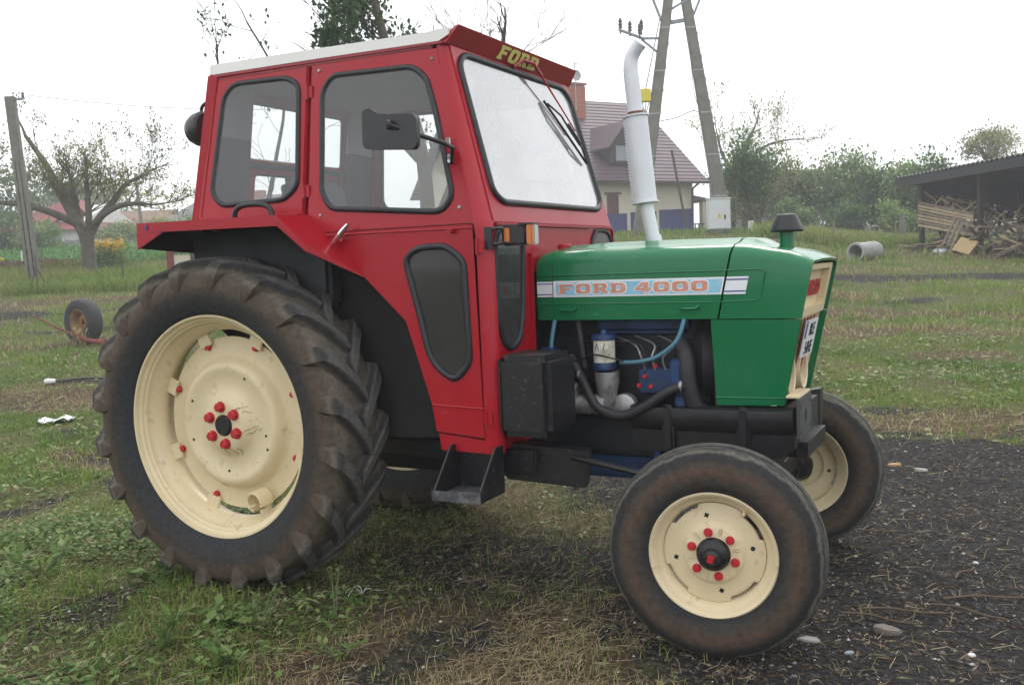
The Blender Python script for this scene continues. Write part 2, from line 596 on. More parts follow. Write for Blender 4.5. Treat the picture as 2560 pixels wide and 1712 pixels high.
def letters(name, parent, text, fn, h, w, gap, mat, off, outline=None, off2=None):
    """raised letters: fn(u,v) -> 3D, u along the word, v up"""
    u = 0
    o = None
    for ch in text:
        mb, m2 = MB(), MB()
        if ch == ' ':
            u += w * .45
            continue
        o, hs = glyph(ch)
        mb.panel([(u + p[0] * w, p[1] * h) for p in o], [[(u + p[0] * w, p[1] * h) for p in q] for q in hs], fn, off)
        if outline:
            cx, cy, e = u + w / 2, h / 2, outline
            ex = lambda p, s=1: (cx + (p[0] - .5) * (w + 2 * e * s), cy + (p[1] - .5) * (h + 2 * e * s))
            m2.panel([ex(p) for p in o], [[ex(p, -1.5) for p in q] for q in hs], fn, off2)
            m2.build('letter_outline', M['white_decal'], parent)
        mb.build(name, mat, parent)
        u += w + gap
    return u

# ---------------------------------------------------------------- rear wheels (axis local Y, outer face -Y)
def rear_tyre_mesh():
    half = [(.478, .104), (.492, .122), (.503, .131), (.506, .138), (.514, .143), (.545, .163), (.585, .174), (.62, .174), (.655, .165), (.682, .150), (.694, .125), (.699, .07), (.701, 0)]
    prof = [(r, -y) for r, y in half] + [(r, y) for r, y in half[-2::-1]]
    mb = MB().lathe(prof, n=120)
    n = 20
    for s in (-1, 1):
        for k in range(n):
            th0 = 2 * PI * (k + (0.5 if s > 0 else 0)) / n
            st = [(-.016, .746, -.03), (.02, .748, .02), (.06, .748, .07), (.10, .746, .112), (.14, .741, .150), (.168, .728, .172), (.184, .690, .186), (.184, .645, .192), (.176, .61, .194)]
            secs = []
            for i, (y, rt, arc) in enumerate(st):
                w = (.025, .026, .027, .028, .030, .032, .034, .028, .012)[i]
                th = th0 + arc / .73
                rb = min(.688, rt - .012)
                yb = y if i < 5 else (y - .025)
                wb = w + .014
                q = []
                for (r_, dw, yy) in ((rb, -wb, yb), (rt, -w, y), (rt, w, y), (rb, wb, yb)):
                    a = th + dw / .73
                    q.append((r_ * math.cos(a), s * yy, r_ * math.sin(a)))
                secs.append(q)
            mb.loft(secs, closed=True, caps=True)
    return mb.mesh('tyre', M['tyre_rear'], smooth=38)

ME = {}
ME['tyre'] = rear_tyre_mesh()
# rim barrel
rp_ = [(.500, -.122), (.497, -.130), (.489, -.129), (.485, -.120), (.484, -.112), (.472, -.104), (.470, -.094), (.461, -.088), (.460, -.072), (.452, -.062), (.446, -.05), (.428, -.03), (.424, 0), (.428, .03), (.446, .05), (.455, .08), (.470, .10), (.486, .122), (.500, .124), (.497, .115), (.470, .09), (.46, .06), (.436, .03), (.434, -.02), (.455, -.055), (.472, -.092), (.488, -.112)]
ME['rim'] = MB().lathe(rp_, n=96, closed=True).mesh('rim', M['cream'], smooth=40)
DP = [(.0, -.070), (.098, -.070), (.114, -.067), (.128, -.054), (.142, -.038), (.158, -.031), (.19, -.029), (.225, -.036), (.245, -.043), (.258, -.045), (.271, -.041), (.284, -.028), (.296, -.004), (.306, .008), (.318, .012), (.392, .012)]
dp = DP + [(.392, .022), (.305, .022), (.280, .0), (.26, -.025), (.19, -.012), (.13, -.03), (.0, -.05)]
def disc_y(r): return float(np.interp(r, [q[0] for q in DP], [q[1] for q in DP]))
ME['disc'] = MB().lathe(dp, n=72).mesh('wheel_disc', M['cream'], smooth=40)
br = MB()
br.box((.405, -.002, 0), (.07, .012, .075))
br.box((.432, .006, 0), (.014, .045, .085))
ME['bracket'] = br.mesh('rim_bracket', M['cream'], bevel=.004)
def bolt_mesh(r, h, hexr):
    mb = MB()
    mb.lathe([(0, -h * .25), (r * 1.25, -h * .2), (r * 1.25, 0)], n=14)
    mb.lathe([(0, -h), (hexr * .85, -h), (hexr, -h * .85), (hexr, -h * .15)], n=6)
    return mb.mesh('bolt', M['bolt_red'], smooth=25)
ME['bolt_big'] = bolt_mesh(.020, .026, .021)
ME['bolt_small'] = bolt_mesh(.013, .016, .0145)
ME['hub_cap'] = MB().lathe([(0, -.012), (.040, -.012), (.048, -.004), (.050, .01)], n=28).mesh('hub_cap', M['black'], smooth=40)
ME['hole'] = MB().lathe([(0, -.0015), (.0065, -.0015), (.0065, .002)], n=10).mesh('disc_hole', M['ink'])
vb = MB()
vb.lathe([(.036, -.04), (.043, -.043), (.047, -.04), (.047, .03), (.040, .03), (.038, -.035)], n=28, closed=True, a0=R(20), a1=R(300))
vb.cyl((0, -.02, -.02), (0, -.06, -.025), .006, n=8)
ME['valve_guard'] = vb.mesh('valve_guard', M['cream'], smooth=40)

def rear_wheel(loc, rz, spin):
    w = empty('rear_wheel', loc, rz, parent=tractor)
    w.rotation_euler = (0, 0, rz)
    link('tyre', ME['tyre'], w, rot=(0, spin, 0))
    link('rim', ME['rim'], w)
    link('wheel_disc', ME['disc'], w)
    link('hub_cap', ME['hub_cap'], w, (0, -.070, 0))
    for k in range(8):
        a = R(22 + 45 * k)
        link('rim_bracket', ME['bracket'], w, rot=(0, -a, 0))
        link('bolt', ME['bolt_small'], w, (.368 * math.cos(a), .004 if False else .010, .368 * math.sin(a)))
    for k in range(6):
        a = R(97 + 60 * k)
        link('bolt', ME['bolt_big'], w, (.083 * math.cos(a), -.070, .083 * math.sin(a)))
    for a_, r_ in ((62, .235), (155, .235), (200, .235), (265, .215), (-12, .215), (-25, .245)):
        a = R(a_)
        link('disc_hole', ME['hole'], w, (r_ * math.cos(a), disc_y(r_), r_ * math.sin(a)))
    link('valve_guard', ME['valve_guard'], w, (.372 * math.cos(R(-62)), -.055, .372 * math.sin(R(-62))), (R(8), R(40), 0))
    return w
def cracks(w):
    rn = random.Random(8)
    for (a0, r0, n) in ((35, .10, 6), (42, .10, 4), (-12, .10, 8), (-14, .13, 6), (-78, .105, 5), (-95, .11, 5), (-60, .12, 4), (28, .12, 4)):
        r_, a = r0, R(a0)
        pts = []
        for k in range(n):
            y = disc_y(r_) - .0006
            pts.append((r_ * math.cos(a), float(y), r_ * math.sin(a)))
            r_ += rn.uniform(.006, .015)
            a += rn.uniform(-.12, .12)
        MB().tube(pts, [.0014 * (1 - .6 * i / n) for i in range(n)], n=4).build('paint_crack', M['plank_crack'], w)
M['plank_crack'] = pmat('crack_dirt', (.10, .075, .05), .9)
cracks(rear_wheel((0, -.712, .731), 0, R(4)))
rear_wheel((0, .712, .731), PI, R(11))

# ---------------------------------------------------------------- front wheels
def front_tyre_mesh():
    half = [(.208, .060), (.221, .072), (.240, .086), (.268, .095), (.298, .096), (.326, .089), (.346, .078), (.358, .068), (.362, .064), (.3605, .061), (.3655, .057), (.3705, .046), (.373, .034), (.372, .0305), (.363, .029), (.363, .022), (.374, .020), (.378, .012), (.378, 0)]
    prof = [(r, -y) for r, y in half] + [(r, y) for r, y in half[-2::-1]]
    return MB().lathe(prof, n=110).mesh('tyre', M['tyre_front'], smooth=35)
ME['ftyre'] = front_tyre_mesh()
frp = [(.222, -.073), (.217, -.078), (.210, -.075), (.203, -.064), (.197, -.050), (.190, -.046), (.183, -.040), (.176, -.022), (.172, .0), (.174, .03), (.195, .05), (.205, .066), (.218, .076), (.222, .07), (.200, .04), (.180, .02), (.179, -.015), (.198, -.042), (.212, -.064)]
ME['frim'] = MB().lathe(frp, n=80, closed=True).mesh('rim', M['cream'], smooth=40)
def fdisc():
    mb = MB()
    n = 144
    prof = [(.052, -.050), (.094, -.050), (.100, -.047), (.106, -.037), (.112, -.034), (.148, -.033), (.158, -.031)]
    ring = []
    for i in range(n):
        a = 2 * PI * i / n
        deg = math.degrees(a) % 90
        slot = 27 < deg < 63
        ro = .163 if slot else .1755
        row = []
        for r, y in prof:
            d = 0
            if .09 < r < .103:
                d = -.003 * max(0, math.cos(6 * a + PI * .5)) ** 2
            row.append((r * math.cos(a), y + d, r * math.sin(a)))
        row.append((ro * math.cos(a), -.026 if slot else -.028, ro * math.sin(a)))
        row.append((ro * math.cos(a), -.020, ro * math.sin(a)))
        ring.append(row)
    ring.append(ring[0])
    mb.loft(ring)
    return mb.mesh('wheel_disc', M['cream'], smooth=40)
ME['fdisc'] = fdisc()
hb = MB().lathe([(0, -.104), (.016, -.104), (.024, -.098), (.030, -.080), (.044, -.074), (.055, -.066), (.060, -.048), (.060, .05), (.04, .08), (0, .08)], n=32)
ME['fhub'] = hb.mesh('hub', M['black'], smooth=40)
ME['sq_hole'] = MB().box((0, 0, 0), (.014, .003, .014)).mesh('square_hole', M['ink'])
ME['nut'] = MB().box((0, -.112, 0), (.023, .022, .023)).mesh('hub_nut', M['bolt_red'], bevel=.003)
ME['valve'] = MB().cyl((0, -.062, 0), (0, -.088, -.004), .006, n=8).mesh('valve', M['cream'], smooth=40)
ME['bolt_f'] = bolt_mesh(.0125, .018, .0135)
em = MB()
em.box((0, -.0505, 0), (.030, .006, .010))
ME['emboss'] = em.mesh('emboss_rib', M['cream'], bevel=.0025)

def front_wheel(loc, rz, spin):
    w = empty('front_wheel', loc, rz, parent=tractor)
    link('tyre', ME['ftyre'], w)
    link('rim', ME['frim'], w)
    link('wheel_disc', ME['fdisc'], w, rot=(0, spin, 0))
    link('hub', ME['fhub'], w)
    link('hub_nut', ME['nut'], w, rot=(0, R(12), 0))
    for k in range(6):
        a = R(102 - 60 * k)
        link('bolt', ME['bolt_f'], w, (.078 * math.cos(a), -.050, .078 * math.sin(a)))
        a = R(72 - 60 * k)
        link('emboss_rib', ME['emboss'], w, (.084 * math.cos(a), .001, .084 * math.sin(a)), (0, -a, 0))
    for k in range(4):
        a = R(10 + 90 * k)
        link('square_hole', ME['sq_hole'], w, (.134 * math.cos(a), -.033, .134 * math.sin(a)), (0, R(20), 0))
    link('valve', ME['valve'], w, (.186 * math.cos(R(55)), .02, .186 * math.sin(R(55))))
    return w
ST = .1185
front_wheel((2.2095 - .072 * math.sin(ST), -.789 + .072 * math.cos(ST), .374), ST, R(8))
front_wheel((2.2095 + .072 * math.sin(ST), .789 - .072 * math.cos(ST), .374), ST + PI, R(30))

# ---------------------------------------------------------------- cab
SY, ZB, ZT, TK = -.69, 1.557, 2.288, .116         # side plane, waist height, roof height, lean
def side(x, z, s=1, o=0.0):
    y = SY if z < ZB else SY + (z - ZB) * TK
    return (x, s * (y + o), z)
SCR = (1.325 - 1.126) / (ZT - ZB)
def scr(y, z, o=0.0): return (1.325 - (z - ZB) * SCR + o * .965, y, z + o * .26)

QW = [(-.101, 1.763), (-.039, 1.700), (.332, 1.703), (.406, 1.760), (.402, 2.206), (.335, 2.245), (.023, 2.255), (-.040, 2.201)]
DW = [(.521, 1.722), (.571, 1.651), (1.130, 1.605), (1.182, 1.663), (1.099, 2.012), (1.051, 2.156), (.982, 2.211), (.567, 2.223), (.515, 2.161)]
LW = [(.940, 1.444), (1.003, 1.485), (1.138, 1.490), (1.224, 1.427), (1.234, 1.199), (1.234, 1.008), (1.159, .934), (1.085, .976), (1.037, 1.036), (.995, 1.201)]
FW = [(-.624, 1.493), (-.594, 1.538), (-.534, 1.552), (-.418, 1.552), (-.362, 1.494), (-.387, 1.196), (-.423, 1.083), (-.506, 1.041), (-.577, 1.072), (-.625, 1.180)]
SW = [(-.555, 2.205), (-.49, 2.255), (.49, 2.255), (.555, 2.205), (.575, 1.680), (.51, 1.640), (-.51, 1.640), (-.575, 1.680)]
def rr(p, r=.035): return rounded(p, r, 4)
def inset(poly, d):
    c = Vector((sum(p[0] for p in poly) / len(poly), sum(p[1] for p in poly) / len(poly)))
    return [tuple(Vector(p) + (c - Vector(p)).normalized() * d) for p in poly]

def window(parent, poly, fn, glassmat, rad=.0125, name='window_pane'):
    g = MB()
    pin = rr(inset(poly, .004))
    A = Vector(fn(*pin[0]))
    B, C_ = Vector(fn(*pin[len(pin) // 3])), Vector(fn(*pin[2 * len(pin) // 3]))
    nrm = (B - A).cross(C_ - A).normalized() * .0045
    g.panel(pin, [], fn, nrm)
    pane = g.build(name, glassmat, parent)
    t = MB()
    pts = [Vector(fn(*q)) for q in rr(inset(poly, .010))]
    t.tube(pts, rad, n=8, closed=True)
    t.build('rubber_seal', M['rubber'], parent, smooth=50)
    return pane

for s in (1, -1):
    fs = lambda x, z, s=s: side(x, z, s)
    offv = (0, s * .022, 0)
    # rear quarter
    q = empty('quarter_panel', parent=tractor)
    mb = MB()
    mb.panel([(-.199, 1.62), (.434, 1.62), (.448, 2.30), (-.098, 2.30)], [rr(QW)], fs, offv)
    mb.build('panel_sheet', M['red'], q, bevel=.003)
    window(q, QW, fs, M['glass'])
    # raised frame of the opening quarter window
    t = MB()
    t.tube([side(*p, s, -.001) for p in rounded([(-.16, 1.655), (.425, 1.645), (.437, 2.285), (-.075, 2.285)], .02, 3)], .005, n=6, closed=True)
    t.build('panel_lip', M['red'], q, smooth=50)
    # door
    d = empty('door', parent=tractor)
    mb = MB()
    up = [(.456, 1.560), (1.272, 1.560), (1.091, 2.262), (.462, 2.285)]
    mb.panel(up, [rr(DW)], fs, offv)
    mb.build('door_upper', M['red'], d, bevel=.003)
    mb = MB()
    low = [(.456, 1.557), (.456, 1.545), (.478, 1.60 - .045), (.722, 1.383), (.934, 1.182), (1.040, .848), (1.052, .73), (1.286, .716), (1.280, 1.499), (1.272, 1.557)]
    low = [(.456, 1.557), (.50, 1.557), (.722, 1.383), (.934, 1.182), (1.040, .848), (1.058, .735), (1.286, .716), (1.280, 1.499), (1.272, 1.557)]
    mb.panel(low, [rr(LW)], fs, offv)
    mb.build('door_lower', M['red'], d, bevel=.003)
    window(d, DW, fs, M['glass'])
    window(d, LW, fs, M['glass_low'], .0135)
    # pressed waist line and lower crease of the door
    for a_, b_ in (((.50, 1.548), (1.265, 1.543)), ((1.045, .845), (1.285, .835))):
        MB().tube([side(*a_, s, -.001), side(*b_, s, -.001)], .004, n=6).build('door_crease', M['red'], d, smooth=50)
    # hinges, bolts
    for (hx, hz) in ((.447, 2.16), (.440, 1.74), (1.284, 1.47), (1.292, .80)):
        h = MB()
        p = side(hx, hz, s, -.008)
        h.cyl((p[0], p[1], hz - .03), (p[0], p[1], hz + .03), .007, n=8)
        h.box((p[0] + .014, p[1] + s * .004, hz), (.026, .006, .05))
        h.build('hinge', M['red'], d, smooth=40)
    for (hx, hz) in ((.505, 2.245), (1.068, 2.222), (.525, 1.632), (1.205, 1.625)):
        p = side(hx, hz, s, -.002)
        MB().lathe([(0, -.005), (.006, -.004), (.008, 0)], c=p, n=10).build('screw', M['steel'], d, smooth=40)
    # handle
    h = MB()
    h.cyl(side(.652, 1.530, s, .0), side(.652, 1.530, s, -.035), .014, .012, n=12)
    h.tube([side(.612, 1.508, s, -.036), side(.635, 1.525, s, -.040), side(.672, 1.560, s, -.040), side(.697, 1.586, s, -.038)], [.010, .0125, .012, .008], n=10)
    h.build('door_handle', M['chrome'], d, smooth=50)
    # stub pin below the front of the waist
    p = side(1.175, 1.535, s)
    MB().cyl(p, (p[0], p[1] - s * .03, p[2]), .010, n=10).build('pin', M['red'], d, smooth=40)

# sill strip under the doors and corner posts
cab = empty('cab_frame', parent=tractor)
for s in (1, -1):
    secs = []
    for (z, x0, y0, x1, y1) in ((.655, 1.292, .69, 1.342, .640), (.70, 1.292, .69, 1.342, .640), (1.54, 1.276, .69, 1.327, .640), (1.557, 1.274, .69, 1.325, .630), (1.575, 1.262, .687, 1.318, .60), (2.285, 1.098, .606, 1.126, .55)):
        c = Vector((x1, y0))
        a, b = Vector((x0, y0)), Vector((x1, y1))
        k = .75 if z < 1.6 else .55
        pts = [a - Vector((.012, 0))]
        for i in range(9):
            u = i / 8
            m = c + ((a + b) / 2 - c) * (1 - k)
            pts.append(a * (1 - u) ** 2 + m * 2 * u * (1 - u) + b * u * u)
        pts.append(b - Vector((.03, 0)))
        pts.append(Vector((x0 - .01, y1)))
        secs.append([(p.x, -s * p.y, z) for p in pts])
    MB().loft(secs, closed=True, caps=True).build('corner_post', M['red'], cab, smooth=40)
    # sill below the door
    mb = MB()
    mb.panel([(1.064, .728), (1.075, .66), (1.292, .655), (1.292, .708)], [], lambda x, z, s=s: (x, s * (SY + .004), z), (0, s * .03, 0))
    mb.build('sill', M['red'], cab, bevel=.003)
    # rear corner, top rail
    MB().bar((-.205, s * -.66, 1.60), (-.098, s * -.598, 2.30), .05, .05).build('rear_post', M['red'], cab, bevel=.008)
    MB().bar((-.11, s * -.594, 2.292), (1.07, s * -.594, 2.285), .03, .04).build('roof_rail', M['dark_red'], cab, bevel=.004)
    # dark post between quarter panel and door
    MB().bar((.446, s * -.648, 1.60), (.455, s * -.575, 2.29), .035, .03).build('door_post', M['dark_red'], cab)

# windscreen frame
ws = empty('windscreen', parent=tractor)
mb = MB()
mb.panel([(-.625, 1.562), (.625, 1.562), (.575, 2.285), (-.575, 2.285)], [rr(SW)], lambda y, z: scr(y, z), (-.02, 0, 0))
mb.build('screen_frame', M['red'], ws, bevel=.004)
window(ws, SW, lambda y, z: scr(y, z, .002), M['glass_screen'], .0145, 'screen_pane')
MB().box((1.331, 0, 1.556), (.012, 1.24, .010)).build('screen_flange', M['red'], ws, bevel=.003)
# rear view mirror pad behind the glass
MB().box((1.10, -.42, 2.14), (.012, .16, .10)).build('sun_pad', M['white_roof'], ws, bevel=.01)

# lower front wall with two narrow windows
fl = empty('front_wall', parent=tractor)
mb = MB()
out = [(-.655, .66), (-.30, .66), (-.30, 1.10), (-.31, 1.36), (.31, 1.36), (.30, 1.10), (.30, .66), (.655, .66), (.655, 1.548), (-.655, 1.548)]
mb.panel(out, [rr(FW), rr([(-y, z) for y, z in FW][::-1])], lambda y, z: (1.318, y, z), (-.02, 0, 0))
mb.build('wall_sheet', M['red'], fl, bevel=.003)
for s in (1, -1):
    window(fl, [(s * y, z) for y, z in FW], lambda y, z: (1.319, y, z), M['glass_low'], .013)
    MB().bar((1.322, -.318 * s, .66), (1.322, -.318 * s, 1.44), .012, .03).build('wall_edge', M['red'], fl, bevel=.003)
MB().box((1.28, 0, 1.02), (.02, .60, .80)).build('firewall', M['engine_dark'], fl)

# rear wall with a big window above and a low one below
rw = empty('rear_wall', parent=tractor)
fr_ = lambda y, z: (-.199 + (z - 1.66) * .158, y, z)
mb = MB()
RW1 = rounded([(-.36, 1.945), (.38, 1.945), (.36, 2.215), (-.36, 2.215)], .03, 4)
RW2 = rounded([(-.315, 1.70), (.36, 1.70), (.36, 1.885), (-.315, 1.885)], .04, 4)
mb.panel([(-.50, 1.2), (.50, 1.2), (.50, 1.60), (.68, 1.62), (.68, 1.66), (.605, 2.29), (-.605, 2.29), (-.68, 1.66), (-.68, 1.62), (-.50, 1.60)], [RW1, RW2], fr_, (.02, 0, 0))
mb.build('wall_sheet', M['red'], rw, bevel=.002)
for p in (RW1, RW2):
    g = MB()
    g.panel(p, [], fr_, (.004, 0, 0))
    g.build('window_pane', M['glass'], rw)
    MB().tube([Vector(fr_(*q)) for q in p], .011, n=6, closed=True).build('rubber_seal', M['rubber'], rw, smooth=50)

# roof
rf = empty('roof', parent=tractor)
secs = []
for (x, yh, z0, z1, cr) in ((-.118, .606, 2.302, 2.338, .012), (-.10, .612, 2.302, 2.346, .022), (.5, .613, 2.296, 2.338, .035), (1.05, .613, 2.288, 2.328, .03), (1.10, .610, 2.288, 2.334, .012), (1.140, .600, 2.310, 2.336, .002)):
    q = []
    for i in range(13):
        u = -1 + 2 * i / 12
        q.append((x, u * yh, z1 + cr * (1 - u * u)))
    q += [(x, yh, z0), (x, -yh, z0)]
    secs.append(q)
MB().loft(secs, closed=True, caps=True).build('roof_sheet', M['white_roof'], rf, smooth=35)
MB().box((.50, 0, 2.262), (1.20, 1.14, .02)).build('headliner', M['trim_grey'], rf)
for s in (1, -1):
    MB().bar((-.11, s * -.611, 2.294), (1.12, s * -.611, 2.281), .008, .010).build('drip_rail', M['dark_red'], rf)
# visor above the windscreen
vis = empty('visor', parent=tractor)
A0, A1 = (1.130, 2.274), (1.182, 2.346)
mb = MB()
mb.add([(A0[0], -.606, A0[1]), (A0[0], .606, A0[1]), (A1[0], .580, A1[1]), (A1[0], -.580, A1[1]),
        (A0[0] - .05, -.60, A0[1] + .01), (A0[0] - .05, .60, A0[1] + .01), (A1[0] - .02, .575, A1[1] + .004), (A1[0] - .02, -.575, A1[1] + .004)],
       [(0, 1, 2, 3), (7, 6, 5, 4), (0, 4, 5, 1), (1, 5, 6, 2), (2, 6, 7, 3), (3, 7, 4, 0)])
mb.build('visor_sheet', M['dark_red'], vis, bevel=.004)
vdir = Vector((A1[0] - A0[0], 0, A1[1] - A0[1])).normalized()
vn = Vector((vdir.z, 0, -vdir.x))
vf = lambda u, v: Vector((A0[0], -.205 + u, A0[1])) + vdir * (.014 + v) + vn * .003
letters('letter', vis, 'FORD', vf, .062, .084, .012, M['yellow_letter'], tuple(vn * .002))

# wiper
wp = empty('wiper', parent=tractor)
o = .03
mb = MB()
mb.tube([scr(-.06, 2.262, .02), scr(.02, 2.30, .035), scr(.10, 2.292, .05), scr(.165, 2.245, .045)], .0085, n=8)
mb.build('wiper_motor_arm', M['dark_red'], wp, smooth=40)
mb = MB()
mb.tube([scr(.165, 2.245, .045), scr(.33, 2.11, .035), scr(.43, 2.02, .03)], [.005, .004, .004], n=6)
mb.build('wiper_rod', M['bolt_red'], wp, smooth=40)
mb = MB()
mb.tube([scr(.18, 2.142, .016), scr(.33, 2.01, .018), scr(.495, 1.870, .016)], .006, n=6)
mb.tube([scr(.20, 2.13, .022), scr(.28, 2.075, .04), scr(.36, 2.00, .036), scr(.44, 1.93, .038), scr(.49, 1.878, .022)], .0045, n=6)
mb.tube([scr(.34, 2.04, .036), scr(.43, 1.955, .036)], .010, n=6)
mb.build('wiper_blade', M['rubber'], wp, smooth=40)

# mirror, near side (we see its back)
mi = empty('side_mirror', parent=tractor)
mb = MB()
cx, cz, cy = 1.075, 1.905, -.95
sh = rounded([(-.135, -.055), (.125, -.080), (.130, .048), (-.05, .066), (-.095, .096), (-.130, .088)], .03, 4)
mb.panel(sh, [], lambda u, v: (cx + u, cy - .0 + u * -.12, cz + v), (.0, .028, 0))
mb.build('mirror_shell', M['black_satin'], mi, smooth=40, bevel=.010, seg=3)
gl = MB()
gl.panel(inset(sh, .012), [], lambda u, v: (cx + u, cy + .0285 + u * -.12, cz + v), (0, .002, 0))
gl.build('mirror_glass', M['chrome'], mi)
mb = MB()
mb.lathe([(0, -.022), (.014, -.020), (.018, -.008), (.018, .004)], c=(1.085, -.955, 1.925), n=14)
mb.tube([(1.085, -.972, 1.925), (1.14, -.94, 1.90), (1.215, -.80, 1.862), (1.212, -.72, 1.850), (1.166, -.662, 1.842)], .009, n=8)
mb.tube([(1.212, -.73, 1.852), (1.168, -.664, 1.80)], .007, n=8)
mb.build('mirror_arm', M['black_satin'], mi, smooth=40)
for z in (1.884, 1.820):
    p = side(1.152 if z > 1.85 else 1.162, z, 1, -.004)
    MB().box(p, (.024, .012, .034)).build('mirror_clamp', M['chrome'], mi, bevel=.003)

# ---------------------------------------------------------------- fenders
for s in (1, -1):
    f = empty('fender', parent=tractor)
    yo, yi = -.90 * s, -.60 * s
    yc = -.688 * s
    mb = MB()
    top = [(-.325, 1.640), (.47, 1.632)]
    # top sheet, sloped sheet, tapered tail as thin solids
    def sheet(pts, th=.012):
        n = len(pts)
        a = [Vector(p) for p in pts]
        nn = (a[1] - a[0]).cross(a[2] - a[0]).normalized()
        if nn.z < 0: nn = -nn
        v = a + [p - nn * th for p in a]
        ff = [tuple(range(n)), tuple(range(2 * n - 1, n - 1, -1))] + [(i, (i + 1) % n, (i + 1) % n + n, i + n) for i in range(n)]
        mb.add(v, ff)
    sheet([(-.325, yo, 1.640), (.472, yo, 1.632), (.455, yc + s * .05, 1.640), (-.325, yc + s * .05, 1.648)])
    sheet([(.472, yo, 1.632), (.600, yo + s * .012, 1.512), (.62, yc + s * .02, 1.495), (.455, yc + s * .02, 1.640)])
    sheet([(.600, yo + s * .012, 1.512), (.735, yc - s * .002, 1.378), (.735, yc + s * .03, 1.378), (.62, yc + s * .02, 1.495)])
    # outer lip
    lip = [(-.325, yo, 1.640, 1.598), (.472, yo, 1.632, 1.588), (.600, yo + s * .012, 1.512, 1.482), (.735, yc - s * .002, 1.378, 1.366)]
    for a, b in zip(lip[:-1], lip[1:]):
        v = [(a[0], a[1], a[2]), (b[0], b[1], b[2]), (b[0], b[1], b[3]), (a[0], a[1], a[3])]
        v += [(p[0], p[1] + s * .010, p[2]) for p in v]
        mb.add(v, [(0, 1, 2, 3), (7, 6, 5, 4), (0, 4, 5, 1), (3, 2, 6, 7), (0, 3, 7, 4), (1, 5, 6, 2)])
    mb.build('fender_sheet', M['red'], f, bevel=.004)
    # rear closing plate and gusset
    mb = MB()
    v = [(-.325, yo - s * .002, 1.598), (-.17, yo - s * .002, 1.594), (-.325, yo - s * .002, 1.525)]
    v += [(p[0], p[1] + s * .008, p[2]) for p in v]
    mb.add(v, [(0, 1, 2), (5, 4, 3), (0, 3, 4, 1), (1, 4, 5, 2), (2, 5, 3, 0)])
    mb.build('fender_gusset', M['red'], f)
    mb = MB()
    v = [(-.317, yo + s * .008, 1.62), (-.317, -.50 * s, 1.62), (-.317, -.50 * s, 1.50), (-.317, yo + s * .008, 1.528)]
    v += [(p[0] + .006, p[1], p[2]) for p in v]
    mb.add(v, [(0, 1, 2, 3), (7, 6, 5, 4), (0, 4, 5, 1), (1, 5, 6, 2), (2, 6, 7, 3), (3, 7, 4, 0)])
    mb.build('rear_flap', M['underbody'], f)
    # black lining under the sheet and the inner wheel arch wall
    mb = MB()
    pts = [(-.30, 1.622), (.455, 1.615), (.60, 1.485), (.72, 1.365)]
    for a, b in zip(pts[:-1], pts[1:]):
        y0 = yo + s * .014
        y1 = y0 if b[0] < .65 else yc + s * .01
        v = [(a[0], y0, a[1]), (b[0], y1, b[1]), (b[0], -.50 * s, b[1]), (a[0], -.50 * s, a[1])]
        v += [(p[0], p[1], p[2] - .006) for p in v]
        mb.add(v, [(0, 1, 2, 3), (7, 6, 5, 4), (0, 4, 5, 1), (1, 5, 6, 2), (2, 6, 7, 3), (3, 7, 4, 0)])
    mb.build('fender_lining', M['underbody'], f)
    mb = MB()
    mb.panel([(-.315, 1.615), (-.335, 1.43), (-.25, 1.15), (.1, .85), (.5, .655), (1.085, .68), (1.05, .85), (.95, 1.18), (.73, 1.39), (.60, 1.49), (.455, 1.615)], [], lambda x, z, s=s: (x, -.515 * s, z), (0, s * .01, 0))
    # arch wall step out to the door edge
    v = [(1.085, .70), (1.04, .85), (.935, 1.18), (.725, 1.38)]
    for a, b in zip(v[:-1], v[1:]):
        q = [(a[0], -.515 * s, a[1]), (b[0], -.515 * s, b[1]), (b[0], -.672 * s, b[1]), (a[0], -.672 * s, a[1])]
        q += [(p[0] + .01, p[1], p[2]) for p in q]
        mb.add(q, [(0, 1, 2, 3), (7, 6, 5, 4), (0, 4, 5, 1), (1, 5, 6, 2), (2, 6, 7, 3), (3, 7, 4, 0)])
    mb.build('wheel_arch', M['underbody'], f)
    # grab handle
    mb = MB()
    mb.tube(spline([(.135, -.78 * s, 1.637), (.150, -.78 * s, 1.675), (.20, -.78 * s, 1.692), (.29, -.78 * s, 1.69), (.335, -.78 * s, 1.672), (.350, -.78 * s, 1.630)], 6), .012, n=8)
    mb.build('grab_handle', M['rubber'], f, smooth=50)
    MB().box((-.262, yo - s * .003, 1.618), (.012, .004, .022)).build('blue_sticker', M['navy_decal'], f)

# ---------------------------------------------------------------- cab interior
it = empty('cab_interior', parent=tractor)
mb = MB()
mb.box((.55, 0, .80), (1.45, .98, .04))
mb.box((.05, 0, 1.15), (.45, .96, .60))
mb.build('floor', M['trim_dark'], it)
for s in (1, -1):
    MB().box((.10, -.565 * s, 1.42), (.80, .10, .36)).build('side_box', M['trim_dark'], it, bevel=.02)
mb = MB()
mb.box((.26, 0, 1.42), (.46, .48, .12))
mb.build('seat_cushion', M['seat'], it, bevel=.04, seg=3, smooth=40)
mb = MB()
mb.bar((.02, 0, 1.44), (-.06, 0, 1.86), .46, .09, up=(1, 0, 0))
mb.build('seat_back', M['seat'], it, bevel=.035, seg=3, smooth=40)
mb = MB()
mb.tube([(.95, 0, 1.20), (.78, 0, 1.62)], .022, n=10)
mb.build('steering_column', M['black'], it, smooth=40)
mb = MB()
cpt, nn = Vector((.77, 0, 1.64)), Vector((-.37, 0, .93)).normalized()
ua, va = Vector((0, 1, 0)), nn.cross(Vector((0, 1, 0)))
